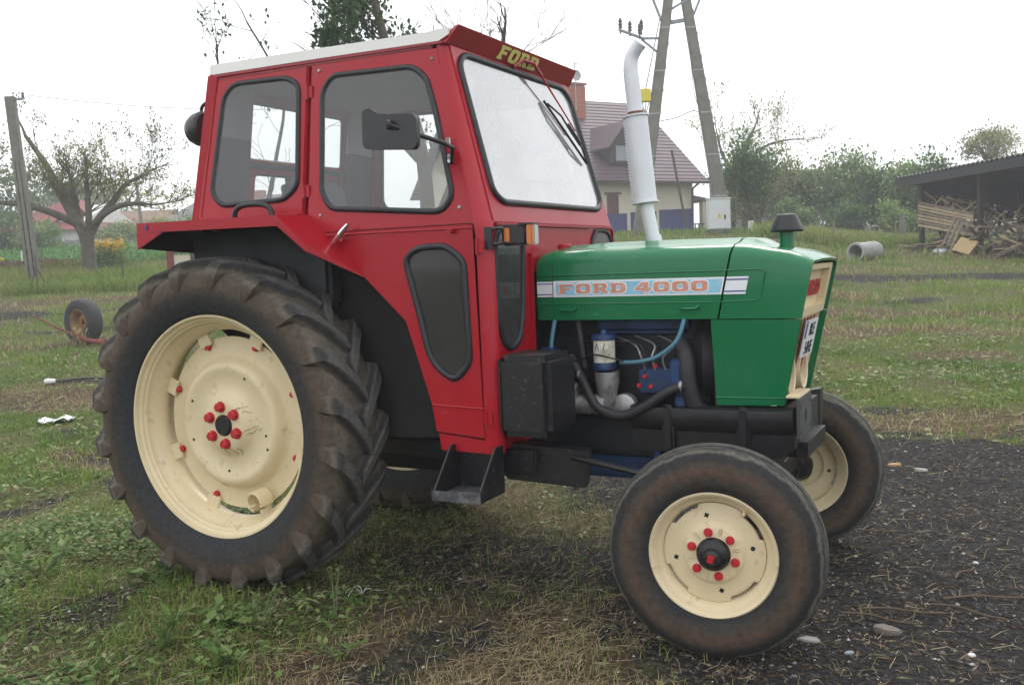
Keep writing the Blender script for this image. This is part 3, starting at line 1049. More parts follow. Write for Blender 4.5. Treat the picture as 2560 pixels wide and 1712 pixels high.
mb.tube([cpt + (ua * math.cos(a) + va * math.sin(a)) * .20 for a in [2 * PI * i / 28 for i in range(28)]], .012, n=8, closed=True)
for k in range(3):
    a = 2 * PI * k / 3 + .5
    mb.tube([cpt, cpt + (ua * math.cos(a) + va * math.sin(a)) * .20], .008, n=6)
mb.build('steering_wheel', M['black_satin'], it, smooth=40)
mb = MB()
mb.box((1.08, 0, 1.33), (.30, .50, .34))
mb.build('dashboard', M['trim_dark'], it, bevel=.04, seg=3, smooth=40)
for s in (1, -1):
    for z0, z1, m in ((2.03, 2.255, 'trim_grey'), (1.64, 2.028, 'trim_dark')):
        mb = MB()
        mb.panel([(-.655 + (z0 - 1.64) * .09, z0), (-.375, z0), (-.375, z1), (-.655 + (z1 - 1.64) * .09, z1)], [], lambda y, z: (-.199 + (z - 1.66) * .158 + .024, s * y, z), (.012, 0, 0))
        mb.build('corner_trim', M[m], it)
MB().panel([(-.372, 1.905), (.372, 1.905), (.372, 1.932), (-.372, 1.932)], [], lambda y, z: (-.199 + (z - 1.66) * .158 + .024, y, z), (.012, 0, 0)).build('rear_trim', M['trim_dark'], it)

# ---------------------------------------------------------------- rear work lamp on the back of the cab
wl = empty('work_lamp', parent=tractor)
mb = MB()
mb.lathe([(0, -.075), (.034, -.070), (.062, -.050), (.077, -.02), (.083, .012), (.083, .03), (.074, .04), (0, .04)], c=(-.275, -.52, 2.085), n=28, axis='X')
mb.build('lamp_shell', M['black_satin'], wl, smooth=40)
mb = MB()
mb.tube(spline([(-.272, -.52, 2.16), (-.262, -.52, 2.19), (-.22, -.52, 2.205), (-.125, -.52, 2.195)], 5), .008, n=8)
mb.build('lamp_bracket', M['black_satin'], wl, smooth=40)

# ---------------------------------------------------------------- turn signal
ts = empty('turn_signal', parent=tractor)
for s in (1,):
    mb = MB()
    mb.box((1.40, -.585 * s, 1.508), (.11, .052, .082))
    mb.build('lamp_body', M['black_satin'], ts, bevel=.010, seg=3, smooth=40)
    MB().box((1.372, -.6125 * s, 1.510), (.028, .006, .056)).build('side_lens', M['amber'], ts, bevel=.003)
    MB().box((1.468, -.601 * s, 1.508), (.026, .020, .078)).build('amber_lens', M['amber'], ts, bevel=.004)
    MB().box((1.468, -.571 * s, 1.508), (.026, .040, .078)).build('clear_lens', M['clear_lens'], ts, bevel=.004)
    MB().box((1.452, -.583 * s, 1.551), (.06, .062, .005)).build('lamp_cap', M['black_satin'], ts)
    mb = MB()
    mb.tube([(1.315, -.665 * s, 1.528), (1.345, -.645 * s, 1.538), (1.36, -.60 * s, 1.535)], .007, n=6)
    mb.tube([(1.315, -.665 * s, 1.478), (1.345, -.645 * s, 1.476), (1.36, -.60 * s, 1.482)], .007, n=6)
    mb.box((1.312, -.672 * s, 1.50), (.05, .012, .085))
    mb.build('lamp_arm', M['black_satin'], ts, smooth=40)

# ---------------------------------------------------------------- hood
def hood_sec(x, w, zs, zr, crown, zb, shear=0.0, flat=.13):
    """half-open section: bottom side - shoulder - crown - other side"""
    q = [(-w, zb), (-w - .002, zb + .06), (-w - .002, zs - .05), (-w, zs), ]
    n = 6
    for i in range(1, n + 1):
        a = PI / 2 * i / n
        q.append((-w + zr * (1 - math.cos(a)), zs + zr * .72 * math.sin(a)))
    q.append((-flat - .03, zs + zr * .72 + crown * .35))
    q.append((-flat, zs + zr * .72 + crown * .85))
    q.append((-flat * .5, zs + zr * .72 + crown))
    q = q + [(0, zs + zr * .72 + crown * 1.04)] + [(-y, z) for y, z in q[::-1]]
    return [(x + shear * (z - 1.154), y, z) for y, z in q]
hd = empty('hood', parent=tractor)
secs = [hood_sec(1.330, .272, 1.375, .07, -.012, 1.155, 0), hood_sec(1.352, .278, 1.385, .075, .006, 1.155), hood_sec(1.40, .280, 1.392, .075, .020, 1.155), hood_sec(1.60, .281, 1.392, .075, .026, 1.154), hood_sec(1.85, .282, 1.391, .075, .026, 1.154), hood_sec(2.105, .283, 1.388, .075, .024, 1.154, .21)]
o = MB().loft(secs).build('hood_sheet', M['green'], hd, smooth=40)
md = o.modifiers.new('thickness', 'SOLIDIFY')
md.thickness = .010
md.offset = -1
o.modifiers.new('crease', 'EDGE_SPLIT').split_angle = R(40)
# nose
ns = empty('nose_cowl', parent=tractor)
secs = [hood_sec(2.113, .284, 1.388, .075, .024, 1.154, .21), hood_sec(2.16, .285, 1.385, .075, .022, 1.154, .21), hood_sec(2.20, .286, 1.380, .072, .008, 1.154, .21), hood_sec(2.235, .287, 1.374, .07, .001, 1.154, .213), hood_sec(2.33, .289, 1.362, .062, .002, 1.154, .213), hood_sec(2.395, .291, 1.347, .05, .004, 1.154, .213), hood_sec(2.425, .291, 1.336, .044, .005, 1.154, .214)]
o = MB().loft(secs).build('nose_sheet', M['green'], ns, smooth=40)
md = o.modifiers.new('thickness', 'SOLIDIFY')
md.thickness = .012
md.offset = -1
o.modifiers.new('crease', 'EDGE_SPLIT').split_angle = R(40)
for s in (1, -1):
    mb = MB()
    v = [(2.078, -.284, 1.150), (2.424, -.290, 1.150), (2.354, -.262, .818), (2.090, -.262, .812)]
    v = [(x, y * s, z) for x, y, z in v]
    v += [(x, y + s * .012, z) for x, y, z in v]
    mb.add(v, [(0, 1, 2, 3), (7, 6, 5, 4), (0, 4, 5, 1), (1, 5, 6, 2), (2, 6, 7, 3), (3, 7, 4, 0)])
    mb.build('side_panel', M['green'], ns, bevel=.003)
    t = MB()
    t.tube([(2.088, -.265 * s, .845), (2.357, -.265 * s, .848)], .003, n=6)
    t.build('side_panel_fold', M['green'], ns, smooth=40)
# pressed swage round the stripe, catches, decals (both sides)
for s in (1, -1):
    Y = -.2835 * s
    t = MB()
    t.tube([(1.335, Y, 1.342), (2.13, Y - s * .001, 1.340)], .0035, n=6)
    t.tube([(1.335, Y, 1.222), (2.10, Y - s * .001, 1.220)], .003, n=6)
    t.build('hood_swage', M['green'], hd, smooth=40)
    t = MB()
    t.tube([(2.142, Y - s * .003, 1.340), (2.27, Y - s * .005, 1.342), (2.295, Y - s * .006, 1.330), (2.275, Y - s * .006, 1.235), (2.255, Y - s * .005, 1.224), (2.12, Y - s * .003, 1.220)], .0033, n=6)
    t.build('nose_swage', M['green'], ns, smooth=40)
    for x in (1.485, 2.005):
        h = MB()
        h.tube([(x - .045, Y - s * .004, 1.200), (x - .03, Y - s * .016, 1.196), (x + .02, Y - s * .016, 1.196), (x + .032, Y - s * .010, 1.205)], [.005, .006, .006, .007], n=6)
        h.box((x + .062, Y - s * .002, 1.205), (.006, .006, .022))
        h.build('hood_catch', M['green'], hd, smooth=40)
    yd = -.2838 * s
    of = (0, -s * .0012, 0)
    def strip(parent, name, pts, m, lay=0, dx=0):
        b = MB()
        b.panel(pts, [], lambda x, z: (x, yd - s * (.0005 + .0010 * lay + dx), z), (0, -s * .0009, 0))
        return b.build(name, m, parent)
    strip(hd, 'stripe', [(1.336, 1.252), (1.407, 1.252), (1.407, 1.316), (1.336, 1.316)], M['white_decal'])
    strip(hd, 'stripe_line', [(1.336, 1.2605), (1.4065, 1.2605), (1.4065, 1.2645), (1.336, 1.2645)], M['navy_decal'], 1)
    strip(hd, 'stripe_line', [(1.336, 1.305), (1.4065, 1.305), (1.4065, 1.309), (1.336, 1.309)], M['navy_decal'], 1)
    strip(hd, 'stripe', [(1.411, 1.250), (2.124, 1.249), (2.138, 1.316), (1.411, 1.318)], M['white_decal'])
    strip(hd, 'stripe_field', [(1.425, 1.257), (2.119, 1.256), (2.130, 1.309), (1.425, 1.311)], M['blue_decal'], 1)
    strip(ns, 'stripe', [(2.134, 1.249), (2.218, 1.249), (2.232, 1.316), (2.148, 1.316)], M['white_decal'], 0, .0050)
    strip(ns, 'stripe_line', [(2.137, 1.258), (2.2195, 1.258), (2.2215, 1.263), (2.1385, 1.263)], M['navy_decal'], 1, .0052)
    strip(ns, 'stripe_line', [(2.146, 1.303), (2.2287, 1.303), (2.2297, 1.308), (2.147, 1.308)], M['navy_decal'], 1, .0052)
    if s > 0: lf = lambda u, v: (1.437 + u, yd - .0026, 1.264 + v)
    else: lf = lambda u, v: (2.105 - u, yd + .0026, 1.264 + v)
    letters('letter', hd, 'FORD 4000', lf, .040, .0655, .0115, M['salmon'], (0, -s * .0012, 0), .0045, (0, s * .0004, 0))
MB().tube([(1.4088, -.2832, 1.165), (1.4088, -.2838, 1.385)], .0016, n=4).build('hood_seam', M['ink'], hd)
# filler cap, worn
mb = MB()
mb.lathe([(0, .022), (.024, .022), (.030, .016), (.030, .0), (.034, -.004)], c=(1.40, -.13, 1.452), n=20, axis='Z')
mb.build('filler_cap', M['red'], hd, smooth=40)
# air intake on the nose
mb = MB()
mb.cyl((2.318, .0, 1.40), (2.318, .0, 1.485), .029, n=20)
mb.build('intake_stem', M['green'], ns, smooth=40)
mb = MB()
mb.lathe([(.030, -.006), (.062, -.006), (.066, .002), (.064, .012), (.040, .062), (.034, .066), (0, .067)], c=(2.318, 0, 1.487), n=12, axis='Z')
mb.build('intake_cap', M['black_satin'], ns, smooth=30)

# grille: cream frame with recessed name plate, striped lower half, lamp rings
gr = empty('grille', parent=tractor)
gx = lambda z, o=0: 2.354 + (z - .816) * .214 - .035 + o
gf = lambda y, z, o=0: (gx(z, o), y, z)
mb = MB()
mb.panel(rounded([(-.268, 1.150), (.268, 1.150), (.272, 1.352), (-.272, 1.352)], .02, 3), [rounded([(-.215, 1.185), (.215, 1.185), (.22, 1.33), (-.22, 1.33)], .02, 3)], lambda y, z: gf(y, z, .02), (-.05, 0, 0))
mb.build('upper_frame', M['cream_clean'], gr, bevel=.004)
MB().panel([(-.22, 1.18), (.22, 1.18), (.225, 1.335), (-.225, 1.335)], [], lambda y, z: gf(y, z, -.012), (-.006, 0, 0)).build('name_panel', M['cream_clean'], gr)
letters('letter', gr, 'FORD', lambda u, v: gf(-.185 + u, 1.225 + v, -.010), .062, .085, .012, M['red_letter'], (.008, 0, 0))
MB().panel([(-.25, .83), (.25, .83), (.265, 1.145), (-.265, 1.145)], [], lambda y, z: gf(y, z, -.03), (-.005, 0, 0)).build('grille_back', M['ink'], gr)
for k in range(15):
    y = -.238 + .034 * k
    if abs(y) > .25: continue
    a, b = gf(y, .838, -.008), gf(y * 1.05, 1.145, -.008)
    MB().bar(a, b, .014, .012, up=(1, 0, 0)).build('grille_bar', M['cream_clean'] if k % 2 == 0 else M['red_letter'], gr)
mb = MB()
mb.panel([(-.262, .816), (.262, .816), (.274, 1.150), (-.274, 1.150)], [[(-.245, .84), (.245, .84), (.257, 1.138), (-.257, 1.138)]], lambda y, z: gf(y, z, .006), (-.03, 0, 0))
mb.build('lower_frame', M['cream_clean'], gr, bevel=.003)
for s in (-1, 1):
    c = gf(.128 * s, .918, .0)
    MB().lathe([(.068, -.03), (.072, .010), (.082, .014), (.086, .008), (.086, -.02)], c=c, n=32, axis='X').build('lamp_ring', M['cream_clean'], gr, smooth=40)
    MB().lathe([(0, -.012), (.05, -.014), (.070, -.026)], c=c, n=28, axis='X').build('headlamp_bowl', M['ink'], gr, smooth=40)
# number plate
pl_ = empty('number_plate', parent=tractor)
tl = math.atan(.214)
mb = MB()
mb.panel(rounded([(-.125, .985), (.125, .985), (.125, 1.132), (-.125, 1.132)], .01, 3), [], lambda y, z: gf(y, z, .030), (-.004, 0, 0))
mb.build('plate_sheet', M['plate'], pl_)
mb = MB()
mb.panel([(-.121, 1.062), (-.092, 1.062), (-.092, 1.128), (-.121, 1.128)], [], lambda y, z: gf(y, z, .0312), (-.0006, 0, 0))
mb.build('plate_band', M['plate_blue'], pl_)
def text_mesh(txt, size, mat, bold=0.0, extrude=.001):
    cu = bpy.data.curves.new('text', 'FONT')
    cu.body = txt
    cu.size = size
    cu.offset = bold
    cu.extrude = extrude
    cu.align_x = 'CENTER'
    ob = bpy.data.objects.new('text_tmp', cu)
    col.objects.link(ob)
    dg = bpy.context.evaluated_depsgraph_get()
    me = bpy.data.meshes.new_from_object(ob.evaluated_get(dg))
    bpy.data.objects.remove(ob)
    bpy.data.curves.remove(cu)
    me.materials.clear()
    me.materials.append(mat)
    return me
trot = Matrix(((0, 0, 1), (1, 0, 0), (0, 1, 0))).to_4x4()
for txt, z, yy in (('RLE', 1.068, .016), ('54HE', .996, .0)):
    o = link('plate_text', text_mesh(txt, .072, M['ink'], .0004), pl_)
    o.matrix_local = Matrix.Translation(gf(yy, z, .0312)) @ Matrix.Rotation(tl, 4, 'Y') @ trot @ Matrix.Diagonal((.92, 1, 1, 1))

# front support casting, weight bracket plate
fr = empty('front_frame', parent=tractor)
mb = MB()
for s in (1, -1):
    secs = []
    for (x, y, zt, zb) in ((1.74, .270, .808, .62), (1.90, .276, .806, .62), (2.25, .276, .806, .615), (2.34, .284, .808, .62), (2.375, .296, .814, .64), (2.395, .305, .816, .66)):
        q = [(0, zt), (-.022, zt - .006), (-.026, zt - .03), (-.024, zt - .07), (-.012, zt - .092), (-.002, zt - .10), (0, zb), (.05, zb), (.05, zt)]
        secs.append([(x, s * (-y + d), z) for d, z in q])
    mb.loft(secs, closed=True, caps=True)
mb.box((2.36, 0, .71), (.06, .46, .17))
mb.box((2.15, 0, .64), (.55, .40, .06))
mb.build('support_casting', M['black'], fr, smooth=40)
for s in (1, -1):
    for x in (1.90, 2.20):
        MB().box((x, -.290 * s, .72), (.050, .034, .19)).build('casting_rib', M['black'], fr, bevel=.012, seg=3, smooth=40)
        for z in (.775, .655):
            MB().cyl((x, -.306 * s, z), (x, -.3085 * s, z), .011, n=12).build('bolt_hole', M['ink'], fr)
for s in (1,):
    mb = MB()
    mb.panel(rounded([(-.335, .70), (-.095, .70), (-.095, .855), (-.335, .855)], .006, 2), [rounded([(-.23, .755), (-.20, .755), (-.20, .80), (-.23, .80)], .01, 3)], lambda y, z: (2.410, s * y, z), (.012, 0, 0))
    mb.build('bracket_plate', M['bracket_grey'], fr, bevel=.002)
    for (y, z) in ((-.31, .825), (-.12, .825), (-.31, .73), (-.12, .73)):
        MB().cyl((2.422, s * y, z), (2.4235, s * y, z), .008, n=10).build('bolt_hole', M['ink'], fr)
    MB().box((2.392, s * -.20, .860), (.05, .22, .010)).build('bracket_lip', M['cream_clean'], fr, bevel=.002)
# front axle, spindles, drag link
ax = empty('front_axle', parent=tractor)
mb = MB()
mb.bar((2.19, -.60, .44), (2.19, .60, .44), .085, .10)
mb.box((2.19, 0, .53), (.16, .26, .16))
mb.build('axle_beam', M['black'], ax, bevel=.012)
for s in (1, -1):
    mb = MB()
    mb.cyl((2.20, -.60 * s, .33), (2.20, -.60 * s, .56), .032, n=14)
    mb.cyl((2.205, -.58 * s, .374), (2.21, -.72 * s, .374), .03, .035, n=14)
    mb.bar((2.20, -.60 * s, .55), (2.06, -.56 * s, .55), .04, .02)
    mb.build('spindle', M['black'], ax, smooth=40)
    MB().tube([(2.06, -.56 * s, .56), (1.5, -.45 * s, .62)], .014, n=8).build('drag_link', M['black'], ax, smooth=40)

# ---------------------------------------------------------------- exhaust
ex = empty('exhaust', parent=tractor)
mb = MB()
mb.tube([(1.766, .0, 1.44), (1.742, .0, 1.56), (1.728, .0, 1.64)], .030, n=18)
mb.build('lower_pipe', M['alu_paint'], ex, smooth=40)
mb = MB()
mb.tube([(1.766, .0, 1.455), (1.758, .0, 1.49)], .0335, n=18)
mb.build('clamp', M['alu_paint'], ex, smooth=40)
mb = MB()
a, b = Vector((1.728, 0, 1.632)), Vector((1.694, 0, 2.005))
mb.tube([a, b], .050, n=28)
mb.tube([a + (b - a) * .0, a + (b - a) * .018], .058, n=28)
mb.tube([a + (b - a) * .982, b], .058, n=28)
mb.build('silencer', M['alu_paint'], ex, smooth=40)
mb = MB()
d_ = (b - a)
for k in range(26):
    u = .05 + .9 * k / 26
    mb.box(a + d_ * u + Vector((-.049, -.012, 0)), (.008, .014, .008))
mb.build('seam_beads', M['alu_paint'], ex)
mb = MB()
pp = spline([(1.694, 0, 2.00), (1.688, 0, 2.08), (1.682, 0, 2.15), (1.678, 0, 2.205), (1.685, 0, 2.25), (1.706, 0, 2.283), (1.726, 0, 2.305)], 6)
k = len(pp)
mb.tube(pp, [.031 + .002 * math.sin(i / k * 6) for i in range(k - 1)] + [.027], n=18, cap=False)
mb.tube(pp[-3:][::-1], [.024, .024, .024], n=18)
mb.build('tail_pipe', M['alu_paint'], ex, smooth=40)
MB().tube([(1.6945, 0, 2.004), (1.693, 0, 2.02)], .034, n=18).build('pipe_joint', M['rust'], ex, smooth=40)

# ---------------------------------------------------------------- engine and gearbox
en = empty('engine', parent=tractor)
mb = MB()
mb.box((1.66, 0, .83), (.74, .34, .50))
mb.box((1.66, 0, 1.09), (.66, .24, .12))
mb.build('block', M['engine_dark'], en, bevel=.015)
MB().box((1.75, -.02, 1.125), (.40, .30, .075)).build('rocker_cover', M['engine_blue'], en, bevel=.02, seg=3, smooth=40)
MB().box((1.64, 0, .53), (.50, .36, .12)).build('oil_pan', M['engine_blue'], en, bevel=.02)
MB().box((1.60, -.16, .66), (.56, .10, .16)).build('lower_rail', M['engine_dark'], en, bevel=.012)
MB().box((1.835, -.20, .70), (.028, .10, .26)).build('mount_strap', M['engine_blue'], en, bevel=.004)
mb = MB()
mb.box((.80, 0, .66), (1.1, .42, .42))
mb.box((.05, 0, .72), (.50, .50, .46))
mb.cyl((0, -.62, .731), (0, .62, .731), .11, n=20)
mb.build('gearbox', M['engine_dark'], en, bevel=.02)
for a_, b_, w_, h_ in (((1.28, -.50, .60), (1.60, -.40, .56), .10, .15), ((1.08, -.58, .61), (1.45, -.58, .61), .03, .10), ((.35, -.30, .60), (1.3, -.52, .62), .08, .08), ((1.28, .50, .60), (1.60, .40, .56), .10, .15)):
    MB().bar(a_, b_, w_, h_).build('side_rail', M['black_worn'], en, bevel=.008)
# radiator and fan shroud
MB().box((2.10, 0, .98), (.06, .44, .42)).build('radiator', M['engine_dark'], en, bevel=.006)
MB().lathe([(.19, -.05), (.21, 0), (.19, .05)], c=(2.02, 0, .97), n=36, axis='X').build('fan_shroud', M['hose_black'], en, smooth=40)
# injection pump, blue with red caps
pu = MB()
pu.box((1.845, -.225, .905), (.15, .09, .10))
pu.cyl((1.77, -.225, .885), (1.93, -.225, .885), .042, n=16)
pu.box((1.935, -.225, .925), (.055, .12, .14))
pu.box((1.945, -.22, .82), (.05, .10, .06))
pu.build('injection_pump', M['engine_blue'], en, bevel=.008, smooth=40)
for (x, z) in ((1.775, .885), (1.825, .882), (1.80, .922), (1.845, .965)):
    MB().lathe([(0, -.012), (.008, -.011), (.010, 0)], c=(x, -.270, z), n=10).build('red_cap', M['bolt_red'], en, smooth=40)
# fuel filter with printed band, on its bracket
ff_ = MB()
ff_.lathe([(.0, .105), (.012, .105), (.016, .088), (.050, .086), (.052, .066), (.044, .062)], c=(1.628, -.275, 1.008), n=24, axis='Z')
ff_.build('filter_head', M['engine_blue'], en, smooth=40)
ff_ = MB()
ff_.lathe([(.044, -.028), (.047, -.032), (.046, -.058), (.030, -.066), (0, -.068)], c=(1.628, -.275, 1.008), n=24, axis='Z')
ff_.build('filter_bowl', M['engine_blue'], en, smooth=40)
MB().lathe([(.045, .062), (.0455, -.028)], c=(1.628, -.275, 1.008), n=24, axis='Z').build('filter_band', M['bulb'], en, smooth=40)
mb = MB()
for (u, w_, t_) in ((-28, 10, .5), (-8, 8, -.5), (18, 9, .4)):
    for k in range(4):
        a = R(-95 + u + k * 3 * (1 if t_ > 0 else -1))
        a2 = a + R(4)
        z0 = 1.030 + .007 * k
        vv = [(1.628 + .0462 * math.cos(q), -.275 + .0462 * math.sin(q), zz) for q in (a, a2) for zz in (z0, z0 + .009)]
        mb.add(vv, [(0, 1, 3, 2)])
mb.build('filter_print', M['navy_decal'], en)
ch = MB()
ch.lathe([(.0, -.01), (.052, -.006), (.050, -.05), (.030, -.15), (.018, -.165), (0, -.165)], c=(1.632, -.262, .945), n=20, axis='Z')
ch.build('cover_casting', M['steel'], en, smooth=40)
for k in range(3):
    x = 1.80 + .045 * k
    MB().tube(spline([(x, -.262, .94), (x - .01, -.28, 1.0), (x - .05 + .04 * k, -.25, 1.05), (1.62 + .10 * k, -.16, 1.08)], 6), .0042, n=5).build('injector_line', M['steel'], en, smooth=50)
for k in range(7):
    MB().lathe([(0, -.010), (.009, -.010), (.010, -.002), (.014, 0)], c=(1.40 + .085 * k, -.170, 1.035), n=6).build('head_bolt', M['engine_dark'], en)
for k in range(9):
    MB().lathe([(0, -.008), (.007, -.008), (.008, -.002), (.011, 0)], c=(1.43 + .052 * k, -.181, .588), n=6).build('pan_bolt', M['engine_dark'], en)
for (x, z) in ((1.955, .888), (1.52, .925)):
    MB().lathe([(.0225, -.006), (.024, 0), (.0225, .006)], c=(x, -.283, z), n=16, axis='X').build('hose_clamp', M['steel'], en)
MB().box((1.66, -.175, .93), (.60, .012, .05)).build('manifold_flange', M['engine_dark'], en, bevel=.004)
MB().box((1.47, -.19, .94), (.10, .05, .12)).build('engine_bracket', M['engine_dark'], en, bevel=.01)
# pulley and starter under it
mb = MB()
mb.lathe([(0, -.03), (.030, -.03), (.050, -.02), (.052, .02), (0, .02)], c=(1.70, -.24, .795), n=24, axis='Y')
mb.lathe([(0, -.02), (.060, -.02), (.062, .0), (.062, .02), (0, .02)], c=(1.49, -.27, .83), n=24, axis='X')
mb.cyl((1.49, -.27, .80), (1.63, -.27, .80), .042, n=16)
mb.build('starter', M['steel'], en, smooth=40)
# hoses
hs_ = MB()
hs_.tube(spline([(1.415, -.288, 1.155), (1.400, -.30, 1.05), (1.405, -.305, .93), (1.398, -.30, .82), (1.412, -.30, .735), (1.445, -.29, .715), (1.468, -.28, .76)], 8), .009, n=8)
hs_.tube(spline([(1.975, -.285, 1.155), (1.945, -.30, 1.07), (1.87, -.30, 1.01), (1.79, -.295, .985), (1.70, -.28, .978)], 8), .009, n=8)
hs_.build('fuel_hose', M['hose_blue'], en, smooth=50)
MB().box((1.392, -.30, 1.015), (.075, .05, .05)).build('tap_block', M['engine_blue'], en, bevel=.008)
hb_ = MB()
hb_.tube(spline([(1.47, -.26, 1.0), (1.535, -.29, .90), (1.60, -.31, .80), (1.70, -.315, .765), (1.80, -.31, .80), (1.90, -.30, .865), (1.965, -.28, .89)], 8), .020, n=12)
hb_.tube(spline([(1.93, -.22, 1.06), (1.965, -.25, 1.0), (1.975, -.26, .90), (2.0, -.24, .80), (2.06, -.2, .74)], 8), .036, n=14)
hb_.tube([(1.50, -.24, 1.15), (1.53, -.25, .95)], .016, n=8)
hb_.build('coolant_hose', M['hose_black'], en, smooth=50)
wr = MB()
wr.tube(spline([(1.46, -.28, .985), (1.53, -.30, .99), (1.60, -.325, 1.015), (1.68, -.32, 1.0), (1.72, -.30, .985)], 6), .0035, n=5)
wr.tube(spline([(1.50, -.25, 1.06), (1.62, -.26, 1.065), (1.74, -.26, 1.06), (1.79, -.26, 1.03), (1.80, -.27, .93)], 6), .003, n=5)
wr.build('wiring', M['ink'], en, smooth=50)

# ---------------------------------------------------------------- black box in front of the cab, step
bx_ = empty('tool_box', parent=tractor)
mb = MB()
mb.box((1.448, -.545, .885), (.225, .27, .32))
mb.build('box_body', M['black_worn'], bx_, bevel=.026, seg=4, smooth=50)
mb = MB()
mb.box((1.343, -.545, .885), (.016, .24, .29))
mb.build('box_flange', M['black_worn'], bx_, bevel=.006)
M['tread_worn'] = pmat('worn_tread', (.05, .052, .055), .5, dirt=((.20, .20, .20), .32, 26))
stp = empty('step', parent=tractor)
for s in (1,):
    mb = MB()
    for x in (1.135, 1.335):
        v = [(x, -.66, .69), (x, -.72, .69), (x, -.86, .535), (x, -.86, .50), (x, -.66, .50)]
        v += [(p[0] + .008, p[1], p[2]) for p in v]
        mb.add(v, [(0, 1, 2, 3, 4), (9, 8, 7, 6, 5)] + [(i, (i + 1) % 5, (i + 1) % 5 + 5, i + 5) for i in range(5)])
    mb.box((1.239, -.655, .595), (.20, .01, .19))
    mb.build('step_hanger', M['black_worn'], stp)
    MB().box((1.239, -.76, .508), (.205, .20, .016)).build('tread', M['tread_worn'], stp, bevel=.003)
    MB().box((1.239, -.862, .520), (.215, .006, .040)).build('tread_lip', M['tread_worn'], stp, bevel=.002)
# ================================================================== GROUND
CX, CY, SP, CP = 3.114, -3.957, math.sin(YAW), math.cos(YAW)
PROF = {0: [(0, 0), (9, 0), (15.5, .38), (22, .98), (27, 1.45), (40, 2.35), (55, 3.3), (62, 3.75), (80, 4.8), (400, 14)],
        1: [(0, 0), (9, 0), (15.5, .45), (21, 1.0), (32, 2.18), (50, 2.5), (80, 3.6), (400, 13)],
        2: [(0, 0), (9, 0), (15.5, .38), (20, .75), (27, 1.2), (37, 1.55), (80, 2.9), (400, 12)]}
def _sm(a, D):
    xs, ys = [q[0] for q in a], [q[1] for q in a]
    return np.mean([np.interp(D + o, xs, ys) for o in (-1.6, -.8, 0, .8, 1.6)], axis=0)
def terrain(x, y):
    """the yard is level round the tractor and climbs gently to the gardens behind"""
    x, y = np.asarray(x, float), np.asarray(y, float)
    D = (x - CX) * -SP + (y - CY) * CP
    Lt = (x - CX) * CP + (y - CY) * SP
    t = np.clip(Lt / np.maximum(D, 4), -.5, .5)
    a, b, c = _sm(PROF[0], D), _sm(PROF[1], D), _sm(PROF[2], D)
    w = np.clip((t + .3) / .45, 0, 1)
    w = w * w * (3 - 2 * w)
    v = np.clip((t - .2) / .25, 0, 1)
    v = v * v * (3 - 2 * v)
    return a * (1 - w) + w * (b * (1 - v) + c * v)
_lat = np.random.default_rng(5).random((256, 256))
def vnoise(x, y, s=0):
    x, y = np.asarray(x, float) + 37.7 * s, np.asarray(y, float) - 19.3 * s
    xi, yi = np.floor(x).astype(int), np.floor(y).astype(int)
    fx, fy = x - xi, y - yi
    fx, fy = fx * fx * (3 - 2 * fx), fy * fy * (3 - 2 * fy)
    g = lambda i, j: _lat[i % 256, j % 256]
    return (g(xi, yi) * (1 - fx) + g(xi + 1, yi) * fx) * (1 - fy) + (g(xi, yi + 1) * (1 - fx) + g(xi + 1, yi + 1) * fx) * fy
def fbm(x, y, s=0, o=4):
    r, a, f, t = 0, .5, 1.0, 0
    for i in range(o):
        r = r + a * vnoise(x * f, y * f, s + i)
        t += a
        a *= .55
        f *= 2.1
    return r / t
def sstep(a, b, x):
    t = np.clip((np.asarray(x, float) - a) / (b - a), 0, 1)
    return t * t * (3 - 2 * t)
def dist_cam(x, y): return (x - CX) * -SP + (y - CY) * CP
def height(x, y):
    x, y = np.asarray(x, float), np.asarray(y, float)
    h = terrain(x, y)
    D = np.hypot(x - 1.5, y)
    amp = np.interp(D, [0, 4, 12, 40], [.030, .04, .07, .06])
    h = h + (fbm(x * .9, y * .9, 3) - .5) * amp * 1.6 + (fbm(x * 6, y * 6, 9, 3) - .5) * np.interp(D, [0, 6, 14], [.030, .03, 0])
    for wx, wy in ((0, -.71), (0, .71), (2.21, -.72), (2.21, .72)):
        k = np.exp(-(((x - wx) / .30) ** 2 + ((y - wy) / .25) ** 2))
        h = h * (1 - k) + k * .006
    return h
